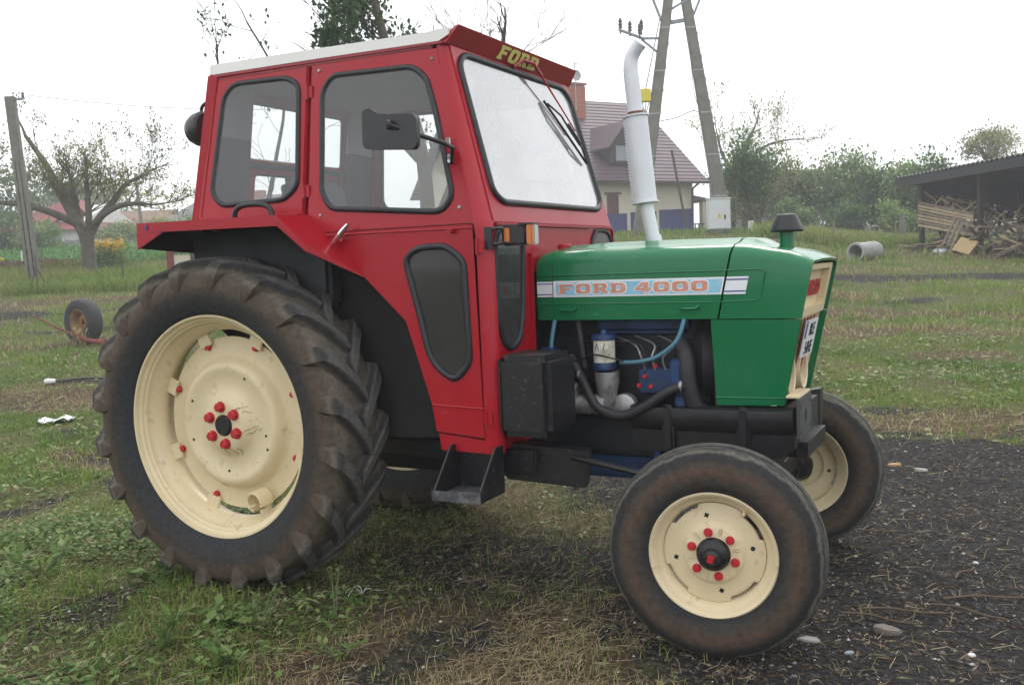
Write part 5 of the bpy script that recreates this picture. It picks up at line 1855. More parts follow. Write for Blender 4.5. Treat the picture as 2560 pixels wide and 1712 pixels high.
# grey garage behind the apple tree
g5 = root('garage', -8.69, 48.51, 'low grey block building behind the apple tree', 'garage')
bar_box(g5, 'wall', (.4, 1.5, 1.3), (5.2, 3, 3.6), M['wall_grey'])
bar_box(g5, 'roof', (.4, 1.5, 3.16), (5.6, 3.4, .14), M['slate'])
bar_box(g5, 'door', (-.6, -.04, .8), (1.0, .08, 2.0), M['wood_dark'])

# ------------------------------------------------------------------ blue metal fence with pipes
bf = root('metal_fence', -9.87, 34.38, 'dark blue sheet metal fence panels in front of the cream house', 'fence')
for x0, x1, z0, z1, yy in ((-2.3, -1.18, -.15, .92, .2), (-1.05, .02, -.12, .95, .1), (.12, 1.50, -.2, 1.0, 0)):
    mb = MB()
    mb.box(((x0 + x1) / 2, yy, (z0 + z1) / 2), (x1 - x0, .03, z1 - z0))
    p = mb.build('panel', M['blue_metal'], bf)
    for k in range(3):
        MB().box((x0 + (x1 - x0) * (.02 + .48 * k), yy - .028, (z0 + z1) / 2), (.04, .025, z1 - z0)).build('stiffener', M['blue_metal'], p)
    MB().box(((x0 + x1) / 2, yy - .03, z1 - .03), (x1 - x0, .03, .05)).build('top_rail', M['blue_metal'], p)
for i, (a, b, lab) in enumerate((((-1.05, -1.2, -.3), (-.72, -1.2, 2.45), 'rusty steel pipe leaning beside the exhaust, left of the pair'), ((1.22, -.5, -.2), (.62, -.5, 3.35), 'tall dark leaning pipe in front of the cream house wall'))):
    p = tag(MB().tube([a, b], .05, n=8).build('steel_pipe', M['rusty_pipe'], None, smooth=40), lab, 'pipe')
    p.location = (-9.87, 34.38, G(-9.87, 34.38))
    p.rotation_euler = (0, 0, YAW)

# ------------------------------------------------------------------ A-frame power pole
ap = root('power_pole', -6.80, 28.08, 'concrete A-frame power pole with cross-arm insulators and yellow box', 'power pole')
def taper_leg(a, b, w0, w1, d0, d1):
    a, b = Vector(a), Vector(b)
    mb = MB()
    secs = []
    for i in range(9):
        u = i / 8
        c = a + (b - a) * u
        w, d = w0 + (w1 - w0) * u, d0 + (d1 - d0) * u
        secs.append([(c.x - w / 2, c.y - d / 2, c.z), (c.x + w / 2, c.y - d / 2, c.z), (c.x + w / 2, c.y + d / 2, c.z), (c.x - w / 2, c.y + d / 2, c.z)])
    return mb.loft(secs, closed=True, caps=True)
LA, LB = Vector((-1.55, 0, -.5)), Vector((-.13, 0, 8.9))
RA, RB = Vector((1.55, .1, -.5)), Vector((.13, .1, 8.9))
for A_, B_, sg in ((LA, LB, -1), (RA, RB, 1)):
    lg = taper_leg(A_, B_, .46, .28, .40, .24).build('leg', M['concrete'], ap, bevel=.02)
    for k in range(11):
        u = .10 + .08 * k
        c = A_ + (B_ - A_) * u
        w = .46 + (.28 - .46) * u
        MB().box((c.x + w * .5 - .02, c.y - .0, c.z), (.03, .22, .42)).build('slot', M['ink'], lg)
    for k in range(6):
        u = .18 + .15 * k
        c = A_ + (B_ - A_) * u
        w, d = .48 + (.29 - .48) * u, .42 + (.235 - .42) * u
        MB().box(c, (w, d, .045)).build('band', M['concrete_pale'], lg)
mb = MB()
mb.bar((-.45, 0, 6.98), (.45, .1, 7.12), .10, .12)
mb.build('spreader', M['galv'], ap)
# lower cross-arm on the left leg
mb = MB()
c = LA + (LB - LA) * .745
c2 = LA + (LB - LA) * .685
e = Vector((-1.85, -.3, 6.52))
mb.bar(c, (-1.25, -.1, 6.50), .07, .07)
mb.bar(c2, (-1.25, -.1, 6.48), .06, .06)
mb.bar((-1.15, -.1, 6.48), (-2.05, -.6, 6.70), .07, .07)
mb.build('cross_arm', M['galv'], ap)
for px_, py_, pz_ in ((-2.0, -.57, 6.68), (-1.66, -.38, 6.62), (-1.32, -.22, 6.56), (-1.24, -.10, 6.72)):
    MB().lathe([(.03, -.1), (.03, .06), (.075, .08), (.05, .14), (.075, .19), (.05, .25), (.07, .30), (.03, .40), (0, .42)], c=(px_, py_, pz_), n=10, axis='Z').build('insulator', M['insulator'], ap, smooth=40)
# top arm struts
for a, b in (((-1.5, 0, 8.95), (1.6, 0, 9.05)), ((-1.15, 0, 8.7), (-.52, 0, 7.0)), ((1.2, 0, 8.75), (.50, 0, 7.15)), ((-.92, 0, 7.95), (-.3, 0, 8.05)), ((.92, 0, 8.0), (.3, 0, 7.85)), ((-.38, 0, 7.35), (.36, 0, 7.75))):
    MB().bar(a, b, .07, .07).build('top_brace', M['galv'], ap)
c = LA + (LB - LA) * .545
bar_box(ap, 'junction_box', (c.x - .40, -.1, c.z), (.36, .28, .42), M['yellow'], .02)
mb = MB()
for k in range(3):
    mb.tube(spline([(c.x - .50 + .12 * k, -.12, c.z - .2), (c.x - .46 + .05 * k, -.15, c.z - .5), (c.x - .35, -.1, c.z - .75)], 5), .018, n=5)
mb.tube([(c.x - .38, -.1, c.z + .2), (c.x + .18, -.1, c.z + 2.6)], .02, n=5)
mb.tube(spline([(c.x + .10, 0, c.z - .85), (-.1, 0, c.z - .75), (.45, 0, c.z - .55), (.80, .1, c.z - .70)], 6), .016, n=5)
mb.tube(spline([(.28, .05, 7.2), (.42, .05, 5.6), (.52, .05, 4.6), (.80, .05, 3.75)], 6), .012, n=5)
mb.build('cable', M['wire'], ap, smooth=40)
# electricity cabinet
ec = root('electricity_cabinet', -5.29, 27.18, 'light grey electricity cabinet with warning triangle at the power pole foot', 'cabinet')
bar_box(ec, 'body', (0, .15, .62), (.72, .36, .98), M['cabinet'], .015)
bar_box(ec, 'lid', (0, .15, 1.125), (.76, .42, .045), M['cabinet'], .01)
bar_box(ec, 'door', (-.05, -.042, .62), (.58, .02, .92), M['cabinet'], .004)
bar_box(ec, 'plinth', (0, .15, .02), (.62, .30, .26), M['concrete'])
MB().box((.17, -.062, .52), (.05, .03, .16)).build('handle', M['ink'], ec, bevel=.01)
MB().add([(-.10, -.056, .50), (.06, -.056, .50), (-.02, -.056, .66), (-.10, -.060, .50), (.06, -.060, .50), (-.02, -.060, .66)], [(0, 1, 2), (5, 4, 3), (0, 3, 4, 1), (1, 4, 5, 2), (2, 5, 3, 0)]).build('warning_triangle', M['yellow'], ec)
MB().add([(-.015, -.062, .61), (-.035, -.062, .565), (-.015, -.062, .57), (-.03, -.062, .525), (.0, -.062, .58), (-.02, -.062, .575)], [(0, 1, 2), (2, 5, 4), (5, 3, 4)]).build('warning_flash', M['ink'], ec)

# ------------------------------------------------------------------ left: concrete pole, tripod, fence posts
lp = root('concrete_pole', -19.76, 12.89, 'tall slotted concrete pole leaning left in front of the walnut tree', 'pole')
ln_ = -.052
mb = MB()
secs = []
for z, w in ((-.4, .36), (3.3, .27), (4.85, .25)):
    secs.append([(ln_ * z - w / 2, -.09, z), (ln_ * z + w / 2, -.09, z), (ln_ * z + w / 2, .09, z), (ln_ * z - w / 2, .09, z)])
secs_up = [[(ln_ * z - .115, -.09, z), (ln_ * z + .115, -.09, z), (ln_ * z + .115, .09, z), (ln_ * z - .115, .09, z)] for z in (3.25, 4.9)]
MB().loft(secs_up, closed=True, caps=True).build('head', M['concrete'], lp, bevel=.01)
for off in (-.095, 0.0, .095):
    s2 = []
    for z in (-.4, 1.4, 3.26):
        k = 1 + (3.3 - z) * .10
        cx_ = ln_ * z + off * k
        hw_ = .032 if off else .045
        s2.append([(cx_ - hw_, -.08, z), (cx_ + hw_, -.08, z), (cx_ + hw_, .08, z), (cx_ - hw_, .08, z)])
    MB().loft(s2, closed=True, caps=True).build('rail', M['concrete'], lp)
for k in range(8):
    z = .15 + .42 * k
    MB().box((ln_ * z, 0, z), (.22 * (1 + (3.3 - z) * .08), .12, .05)).build('rung', M['concrete'], lp)
MB().bar((ln_ * 4.8 + .1, 0, 4.82), (ln_ * 4.8 + .36, 0, 4.84), .05, .05).build('bracket', M['galv'], lp)
MB().lathe([(.02, 0), (.04, .03), (.03, .08), (.04, .12), (0, .16)], c=(ln_ * 4.8 + .33, 0, 4.86), n=8, axis='Z').build('insulator', M['insulator'], lp)
MB().box((ln_ * .8 - .19, -.1, .78), (.03, .03, .26)).build('white_tag', M['frame_white'], lp)
tp = root('wire_tripod', -17.61, 11.42, 'thin black metal tripod stand in front of the concrete pole', 'stand')
for (fx, fy) in ((-.24, -.1), (.02, -.15), (.26, .05)):
    MB().tube([(fx, fy, -.03), (-.03, 0, .64)], .014, n=6).build('leg', M['rusty_pipe'], tp)
MB().tube([(-.03, 0, .60), (-.05, 0, .94)], .016, n=6).build('stem', M['rusty_pipe'], tp)
for (x, y, hgt, lab, m) in ((-16.60, 13.07, .86, 'thin iron fence post right of the yellow flowers', 'rusty_pipe'), (-25.32, 17.33, .55, 'short green fence post beside the concrete pole', 'rusty_pipe'), (-28.44, 24.72, .50, 'short iron post in the garden under the rear fender', 'rusty_pipe'),
                            (-36.61, 31.75, 3.75, 'thin dark pole rising behind the walnut branches', 'concrete')):
    r_ = .022 if hgt < 1 else .10
    o = tag(MB().tube([(0, 0, -.2), (-hgt * .05, 0, hgt)], [r_, r_ * .8], n=8).build('fence_post' if hgt < 1 else 'pole', M[m], None), lab, 'post' if hgt < 1 else 'pole')
    o.location = (x, y, G(x, y))
    o.rotation_euler = (0, 0, YAW)
# right fence posts
for (x, y, hgt, w, lab, m) in ((-1.92, 28.36, .68, .07, 'grey wooden fence post left of the concrete pipe', 'plank_old'), (-4.48, 29.28, .62, .09, 'dark stump post beside the apple tree', 'wood_dark'), (-1.27, 30.95, .55, .05, 'thin post in tall grass behind the concrete pipe', 'plank_old'),
                               (-.49, 32.49, .80, .05, 'thin post next to the tapered concrete post', 'plank_old'), (-.27, 32.60, 1.05, .17, 'tapered grey concrete post left of the shed', 'concrete')):
    mb = MB()
    mb.box((0, 0, hgt / 2 - .1), (w * 1.3, w * 1.3, hgt + .2), taper=.55)
    o = tag(mb.build('fence_post', M[m], None), lab, 'post')
    o.location = (x, y, G(x, y))
    o.rotation_euler = (0, .03, YAW + .3)
# grey sheet fence of the left gardens
for (x0, x1, dd, lab) in ((-5.2, 1.9, 46, 'long grey board fence behind the walnut trunk'), (5.2, 7.6, 47, 'short grey board fence behind the yellow flower bush')):
    c = Vector((-36.90, 27.09, 0)) + rgt * ((x0 + x1) / 2) + Vector((-SP, CP, 0)) * (dd - 46)
    fb = root('board_fence', c.x, c.y, lab, 'fence')
    n = int((x1 - x0) / .42)
    for k in range(n):
        bar_box(fb, 'board', (-(x1 - x0) / 2 + .42 * (k + .5), .0, .12), (.40, .03, .80 + .05 * ((k * 7) % 3)), M['wall_grey'])
    bar_box(fb, 'rail', (0, .04, .35), (x1 - x0, .04, .06), M['wall_grey'])
# red trailer corner seen under the fender
tr_ = root('trailer_side', -13.77, 12.07, 'red post with cream board seen between fender and rear tyre', 'trailer')
bar_box(tr_, 'post', (-.10, 0, .55), (.14, .10, 1.2), M['red_rust'])
bar_box(tr_, 'board', (.38, .02, .60), (.80, .05, .55), M['wall_cream'])
bar_box(tr_, 'rail', (.38, -.02, .95), (.84, .07, .06), M['rusty_pipe'])
bar_box(tr_, 'stake', (.42, -.03, .6), (.09, .06, .66), M['rusty_pipe'])
# garden lamp
gl_ = root('garden_lamp', -7.09, 44.84, 'white globe garden lamp on a thin post before the garage', 'lamp')
MB().tube([(0, 0, -.1), (0, 0, 2.2)], .035, n=8).build('post', M['concrete_pale'], gl_)
MB().lathe([(0, -.14), (.10, -.10), (.14, 0), (.10, .10), (0, .14)], c=(0, 0, 2.32), n=12, axis='Z').build('globe', M['frame_white'], gl_, smooth=60)

# ------------------------------------------------------------------ concrete pipe
cp_ = tag(MB().lathe([(.185, -.50), (.235, -.50), (.245, -.44), (.232, -.38), (.232, .14), (.245, .18), (.245, .44), (.235, .50), (.185, .50)], n=36, closed=True, axis='X').build('concrete_pipe', M['concrete_pale'], None, smooth=40), 'short grey concrete pipe lying in the grass, dark open end forward', 'pipe')
MB().lathe([(0, .10), (.10, .12), (.186, .08)], n=24, axis='X').build('dark_plug', M['rusty_pipe'], cp_, smooth=50)  # dark disc added inside so the pipe's opening reads dark
cp_.location = (-.20, 22.3, G(-.2, 22.3) + .20)
cp_.rotation_euler = (0, -.02, YAW + .72)

# ------------------------------------------------------------------ wood shed
A = Vector((.66, 28.80, 0))
B = Vector((3.78, 23.77, 0))
dirs = (B - A).normalized()
ang = math.atan2(dirs.y, dirs.x)
zsh = G(.66, 28.8) - .05
sh = empty('wood_shed', (A.x, A.y, zsh), ang, 'open-fronted wood shed with dark corrugated roof at the right edge', 'shed')
LS = 9.0
for k, px_ in enumerate((0.0, 3.24, 6.2, LS)):
    bar_box(sh, 'post', (px_, 0, 1.02), (.13, .13, 2.4), M['wood_dark'])
    bar_box(sh, 'back_post', (px_, 3.2, .95), (.13, .13, 2.2), M['wood_dark'])
bar_box(sh, 'beam', (LS / 2, 0, 2.16), (LS + .6, .10, .16), M['wood_dark'])
for k in range(26):
    bar_box(sh, 'wall_board', (.17 + .35 * k, 3.28 + .012 * (k % 2), 1.0), (.36, .03, 2.2), M['shed_dark'])
for k in range(9):
    bar_box(sh, 'end_board', (-.02 + .012 * (k % 2), .30 + .36 * k, 1.5), (.03, .38, 1.2), M['shed_dark'])
mb = MB()
secs = []
for k in range(140):
    u = k / 139
    xx = -.55 + (LS + 1.5) * u
    zz = .028 * math.sin(k * PI / 1.5)
    secs.append([(xx, -.55, 2.33 + zz), (xx, 3.6, 2.08 + zz), (xx, 3.6, 2.05 + zz), (xx, -.55, 2.30 + zz)])
mb.loft(secs, closed=True, caps=True)
mb.build('roof_sheet', M['corr'], sh, smooth=60)
bar_box(sh, 'fascia', (LS / 2, -.50, 2.15), (LS + 1.2, .03, .26), M['shed_dark'])
for k in range(8):
    bar_box(sh, 'rafter', (.1 + 1.25 * k, 1.5, 2.08), (.08, 4.0, .12), M['wood_dark'])
# slatted hurdle between the posts
for k in range(8):
    u = k / 7
    zl, zr_ = 1.50 - .70 * u, .98 - .58 * u
    m = M['plank'] if k % 3 else M['plank_old']
    MB().bar((.02, -.12 - .01 * (k % 2), zl), (3.15, -.14 - .01 * (k % 2), zr_), .022, .062 + .012 * (k % 2)).build('slat', m, sh)
for k in range(5):
    x = .10 + .74 * k
    MB().bar((x, -.09, 1.62 - .17 * x), (x + .03, -.09, .68 - .13 * x), .02, .05, up=(0, 1, 0)).build('slat_batten', M['plank_old'], sh)
# split wood and boards: a heap behind the slats and a heap of boards to the right
PM = [M['plank'], M['plank_old'], M['plank_dark']]
bm_ = [MB().box((0, 0, 0), (1, 1, 1)).mesh('board', mm) for mm in PM]
rr_ = random.Random(3)
def heap(name, lab, n, fn, parent_loc, cat):
    hp_ = empty(name, parent_loc, ang, lab, cat)
    for i in range(n):
        (x, y, z), (l, w, t), (a, b, c), mi_ = fn(i)
        link('board', bm_[mi_], hp_, (x, y, z), (a, b, c), (l, w, t))
    return hp_
def f1(i):
    x = rr_.uniform(.1, 3.15)
    top = 1.70 - .16 * x
    z = rr_.uniform(.05, top)
    return (x, rr_.uniform(.10, .55) + .05, z), (rr_.uniform(.18, .5), rr_.uniform(.03, .06), rr_.uniform(.025, .05)), (rr_.uniform(-.4, .4), rr_.uniform(-.9, .9), rr_.uniform(-1.2, 1.2)), rr_.choice((0, 0, 1, 1, 2))
heap('split_wood_heap', 'heap of split firewood behind the slats in the shed', 290, f1, (A.x, A.y, zsh), 'firewood')
def f2(i):
    x = rr_.uniform(3.4, 8.2)
    top = 1.15 + .2 * math.sin(x * 2)
    y = rr_.uniform(-.75, 1.4)
    z = rr_.uniform(.02, max(.15, top - max(0, -y) * 1.5))
    return (x, y, z), (rr_.uniform(.5, 1.6), rr_.uniform(.04, .10), rr_.uniform(.02, .035)), (rr_.uniform(-.4, .4), rr_.uniform(-.55, .55), rr_.uniform(-1.0, 1.0)), rr_.choice((0, 1, 1, 2, 2))
heap('scrap_board_heap', 'tangled heap of brown scrap boards right of the pallet', 230, f2, (A.x, A.y, zsh - .08), 'boards')
def f3(i):
    x = rr_.uniform(.0, 2.9)
    return (x, rr_.uniform(-.75, -.15), rr_.uniform(.02, .26)), (rr_.uniform(.5, 1.6), rr_.uniform(.07, .16), .03), (rr_.uniform(-.25, .25), rr_.uniform(-.22, .15), rr_.uniform(-.5, .5)), rr_.choice((1, 1, 2, 0))
heap('fallen_board_heap', 'grey boards fallen on the grass below the slats', 46, f3, (A.x, A.y, zsh - .05), 'boards')
# leaning pallet
plt = empty('pallet', (A.x + dirs.x * 2.72 + dirs.y * .78, A.y + dirs.y * 2.72 - dirs.x * .78, zsh - .10), ang, 'grey wooden pallet leaning against the shed post', 'pallet')
plt.rotation_euler = (R(-18), R(16), ang)
for k in range(3):
    bar_box(plt, 'slat', (-.22 + .22 * k, 0, .50), (.105, .022, 1.02), M['plank_old'])
for k in range(3):
    bar_box(plt, 'cross_bearer', (0, .06, .10 + .40 * k), (.56, .09, .09), M['plank_old'])
cb_ = tag(bar_box(None, 'cardboard_sheet', (0, 0, 0), (.85, .03, .42), pmat('cardboard', (.42, .30, .15), .85, var=.15)), 'tan cardboard sheet propped before the scrap boards', 'cardboard')
cb_.location = (A.x + dirs.x * 4.05 + dirs.y * .9, A.y + dirs.y * 4.05 - dirs.x * .9, zsh + .10)
cb_.rotation_euler = (R(-35), R(10), ang)
pb_ = tag(bar_box(None, 'plastic_sack', (0, 0, 0), (.40, .30, .10), pmat('pale_plastic', (.55, .60, .64), .4, var=.2), .04), 'crumpled pale plastic sack at the foot of the pallet', 'sack')
pb_.location = (A.x + dirs.x * 2.95 + dirs.y * .98, A.y + dirs.y * 2.95 - dirs.x * .98, zsh - .02)
pb_.rotation_euler = (.1, .1, ang + .4)

# ------------------------------------------------------------------ things on the left field
ow = root('old_wheel', -10.14, 6.62, 'worn trailer wheel with ochre rim standing upright in the grass', 'wheel', rz=YAW - .55)
MB().lathe([(.19, -.09), (.22, -.11), (.29, -.125), (.34, -.115), (.362, -.09), (.368, 0), (.362, .09), (.34, .115), (.29, .125), (.22, .11), (.19, .09)], c=(0, 0, .345), n=48).build('tyre', M['tyre_old'], ow, smooth=40)
MB().lathe([(.205, -.10), (.195, -.105), (.185, -.09), (.16, -.02), (.16, .06), (.19, .10), (.205, .10)], c=(0, 0, .345), n=40).build('rim', M['rim_ochre'], ow, smooth=40)
MB().lathe([(.05, .0), (.09, .005), (.12, .02), (.162, .03)], c=(0, 0, .345), n=40).build('disc', M['rim_ochre'], ow, smooth=40)
MB().lathe([(0, -.05), (.04, -.05), (.05, .02)], c=(0, 0, .345), n=16).build('hub', M['rust'], ow, smooth=40)
rb = tag(MB().tube([(-1.0, .25, .50), (-.45, 0, .30), (.2, -.28, .10), (.55, -.36, .05)], [.012, .016, .03, .05], n=8).build('drawbar', M['red_rust'], None, smooth=40), 'rusty red bar lying across the old wheel', 'bar')
rb.location = (-9.95, 6.45, G(-9.95, 6.45))
rb.rotation_euler = (0, 0, YAW - .1)
hy = leaf_sheet(np.stack([rng.normal(0, .07, 160), rng.normal(0, .05, 160), np.abs(rng.normal(.1, .09, 160))], 1), .05 + .08 * rng.random(160), .6 + .4 * rng.random(160), M['straw'], 'hay_tuft', 1.5, .2)
ho = tag(link('hay_tuft', hy, None, (-9.85, 6.28, G(-9.85, 6.28))), 'small tuft of orange hay against the old wheel rim', 'hay', kind='stuff')
cw = empty('cable', (-7.10, 3.70, G(-7.1, 3.7)), YAW, 'black cable with white plug lying on the grass', 'cable')
pts = []
for (dx, dy) in ((0, 0), (.10, .05), (.22, .12), (.40, .16), (.62, .10), (.85, .04), (1.2, .10)):
    wx, wy = -7.10 + CP * dx - SP * dy, 3.70 + SP * dx + CP * dy
    pts.append((dx, dy, G(wx, wy) - G(-7.1, 3.7) + .04))
MB().tube(spline(pts, 6), .016, n=6).build('lead', M['hose_black'], cw, smooth=50)
MB().tube(spline([(p[0], p[1] - .03 - .02 * i, p[2] - .02) for i, p in enumerate(pts[:5])], 6), .008, n=6).build('thin_lead', M['hose_black'], cw, smooth=50)
MB().lathe([(0, -.06), (.03, -.06), (.036, -.02), (.030, .05), (.018, .07)], c=(-.03, 0, pts[0][2]), n=12, axis='X').build('plug', M['frame_white'], cw, smooth=40)
def paper(name, x, y, s, m, lab, cat, rz):
    n = 7
    V = []
    for i in range(n):
        for j in range(n):
            u, v = i / (n - 1) - .5, j / (n - 1) - .5
            wx, wy = x + s * u * 1.3, y + s * v
            V.append((s * u * 1.3, s * v, .012 + .03 * rng.random() * s * 4 + .02 * math.sin(u * 7)))
    F = [(i * n + j, (i + 1) * n + j, (i + 1) * n + j + 1, i * n + j + 1) for i in range(n - 1) for j in range(n - 1)]
    o = MB().add(V, F).build(name, m, None, smooth=30)
    md = o.modifiers.new('thickness', 'SOLIDIFY')
    md.thickness = .002
    o.location = (x, y, G(x, y) + .015)
    o.rotation_euler = (0, 0, rz)
    return tag(o, lab, cat)
M['paper'] = pmat('white_paper', (.75, .76, .78), .7)
paper('paper_scrap', -5.13, 2.24, .22, M['paper'], 'white crumpled paper on the grass left of the rear wheel', 'paper', .6)

# ------------------------------------------------------------------ trees
def branch_tree(name, x, y, label, limbs, bark, leafm, seed, twig=(3, .55), nleaf=4, lsize=.10, leafprob=1.0, leafzone=None, cat='tree', lime=False, sub=7, tlen=1.0, rz=YAW, droop=0.0, group=None):
    """limbs: polylines (x right, y depth, z up, radius); twigs grow from them, leaves from the twigs"""
    rn = random.Random(seed)
    T = root(name, x, y, label, cat, group, rz)
    mb = MB()
    tips = []
    def grow(p, d, L_, r, lev):
        k = 4
        pts, rad = [p], [r]
        for i in range(k):
            d = (d + Vector((rn.uniform(-1, 1), rn.uniform(-1, 1), rn.uniform(-.5, .9) - droop)) * .28).normalized()
            p = p + d * (L_ / k)
            pts.append(p)
            rad.append(max(.004, r * (1 - .75 * (i + 1) / k)))
            if lev > 0 and i > 0:
                for _ in range(rn.choice((1, 1, 2))):
                    dd = (d + Vector((rn.uniform(-1, 1), rn.uniform(-1, 1), rn.uniform(-.4, .9)))).normalized()
                    grow(p, dd, L_ * rn.uniform(.45, .75), rad[-1] * .75, lev - 1)
            if lev <= 1: tips.append((p, lev))
        mb.tube(pts, rad, n=4 if r < .03 else 6, cap=False)
    for lb in limbs:
        P = spline([q[:3] for q in lb], 5)
        n = len(P)
        rs = [np.interp(i / (n - 1) * (len(lb) - 1), range(len(lb)), [q[3] for q in lb]) for i in range(n)]
        mb.tube(P, [float(v) for v in rs], n=9)
        if len(lb[0]) > 4 and lb[0][4] == 0: continue
        for i in range(sub):
            u = rn.uniform(.42, 1.0)
            j = min(n - 2, int(u * (n - 1)))
            d = (P[j + 1] - P[j]).normalized()
            dd = (d * .6 + Vector((rn.uniform(-1, 1), rn.uniform(-1, 1), rn.uniform(-.3, 1.0)))).normalized()
            grow(P[j], dd, tlen * rn.uniform(.5, 1.1), max(.007, float(rs[j]) * .26), twig[0] - 1)
        d = (P[-1] - P[-2]).normalized()
        grow(P[-1], d, tlen * .8, float(rs[-1]) * .8, twig[0] - 1)
    mb.build('trunk', bark, T, smooth=50)
    if lime:
        MB().lathe([(limbs[0][0][3] * 1.04, 0), (limbs[0][0][3] * .95, .38)], n=12, axis='Z').build('lime_wash', M['lime'], T, smooth=50)
    if leafm:
        L_ = []
        for p, lev in tips:
            if rn.random() > leafprob: continue
            if leafzone and not leafzone(p): continue
            for _ in range(nleaf): L_.append((p.x + rn.gauss(0, lsize * .9), p.y + rn.gauss(0, lsize * .9), p.z + rn.gauss(0, lsize * .9)))
        if L_:
            P = np.array(L_)
            h = .25 + .5 * rng.random(len(P)) + (fbm(P[:, 0] * 1.2, P[:, 2] * 1.2, seed) - .5)
            me = leaf_sheet(P, lsize * (.6 + .8 * rng.random(len(P))), h, leafm, 'crown', 1.8, .6)
            link('crown', me, T)
    return T
# old walnut left: limbs follow the photograph
branch_tree('walnut_tree', -20.12, 14.96, 'old spreading walnut tree with pruned limbs beside the concrete pole', [
    [(0, 0, -.2, .25, 0), (-.01, 0, .35, .19, 0), (-.03, 0, .9, .185, 0), (-.05, 0, 1.30, .22, 0)],
    [(-.05, 0, 1.10, .15), (-.30, 0, 1.60, .14), (-.75, .2, 2.35, .12), (-1.15, .3, 3.2, .09), (-1.75, .4, 4.1, .05)],
    [(-.15, 0, 1.45, .12), (-.85, -.3, 1.85, .10), (-1.6, -.5, 2.1, .08), (-2.6, -.6, 2.2, .04)],
    [(-.12, 0, 1.25, .10), (-.32, .2, 1.85, .09), (-.42, .2, 2.50, .075)],
    [(.02, 0, 1.25, .11), (.15, -.2, 1.8, .09), (.15, -.2, 2.60, .065)],
    [(.02, 0, 1.15, .13), (.28, .1, 1.62, .11), (.72, .2, 2.15, .09), (1.05, .3, 2.6, .065), (1.6, .3, 2.85, .035)],
    [(.1, 0, 1.40, .10), (.65, -.2, 1.80, .085), (1.3, -.3, 2.0, .07), (2.0, -.4, 1.95, .035)]],
    M['bark'], M['leaf_walnut'], 4, (3, .5), 3, .075, .55, None, sub=8, tlen=1.15)
branch_tree('bare_tree', -23.6, 13.4, 'half-bare tree behind the concrete pole at the left edge', [
    [(-.1, 0, -.2, .16), (-.1, 0, .9, .13), (-.3, 0, 1.8, .11), (-.7, 0, 2.8, .08), (-1.0, .2, 3.9, .05)],
    [(-.2, 0, 1.4, .09), (.4, .1, 2.4, .07), (.7, .1, 3.4, .05), (.9, .2, 4.2, .03)],
    [(-.3, 0, 1.2, .09), (-1.2, .1, 2.0, .06), (-2.0, .1, 2.6, .04)]], M['bark_dark'], M['leaf_mid'], 9, (3, .5), 2, .085, .55, None, sub=8, tlen=1.3)
# trees behind the cab: one leafy at the top, one nearly bare
branch_tree('plum_tree', -4.44, 7.90, 'leafy tree with two trunks behind the cab roof', [
    [(-.05, 0, -.2, .13), (0, 0, .8, .12), (.10, 0, 1.8, .11), (.0, 0, 3.0, .09), (-.35, 0, 4.1, .07), (-.55, 0, 5.0, .05)],
    [(.05, .1, 1.2, .10), (.45, .2, 2.2, .09), (.95, .3, 3.2, .07), (1.2, .3, 4.0, .05)],
    [(0, 0, 2.6, .06), (-.5, -.1, 3.2, .05), (-.9, -.1, 3.8, .03)]], M['bark'], M['leaf_plum'], 12, (3, .5), 6, .085, 1.0, lambda p: (p.z > 4.05 and -1.25 < p.x < .0) or p.z < 3.2, sub=8, tlen=.95)
branch_tree('bare_fruit_tree', -8.35, 9.15, 'nearly bare tree with thin upright branches behind the rear of the cab', [
    [(0, 0, -.2, .07), (-.05, 0, .8, .06), (-.1, 0, 1.7, .05), (.15, 0, 2.8, .035), (.35, 0, 4.0, .02), (-.2, 0, 5.2, .015)],
    [(-.05, 0, 1.2, .045), (.3, .1, 2.4, .035), (.9, .1, 3.4, .028), (1.2, .2, 4.4, .02), (1.25, .2, 5.4, .012)],
    [(0, 0, 1.5, .04), (-.5, .1, 2.6, .03), (-.75, .2, 3.7, .025), (-.8, .2, 4.9, .012)]], M['bark_dark'], M['leaf_plum'], 15, (2, .5), 3, .08, .22, lambda p: p.z > 3.6, sub=7, tlen=.85)
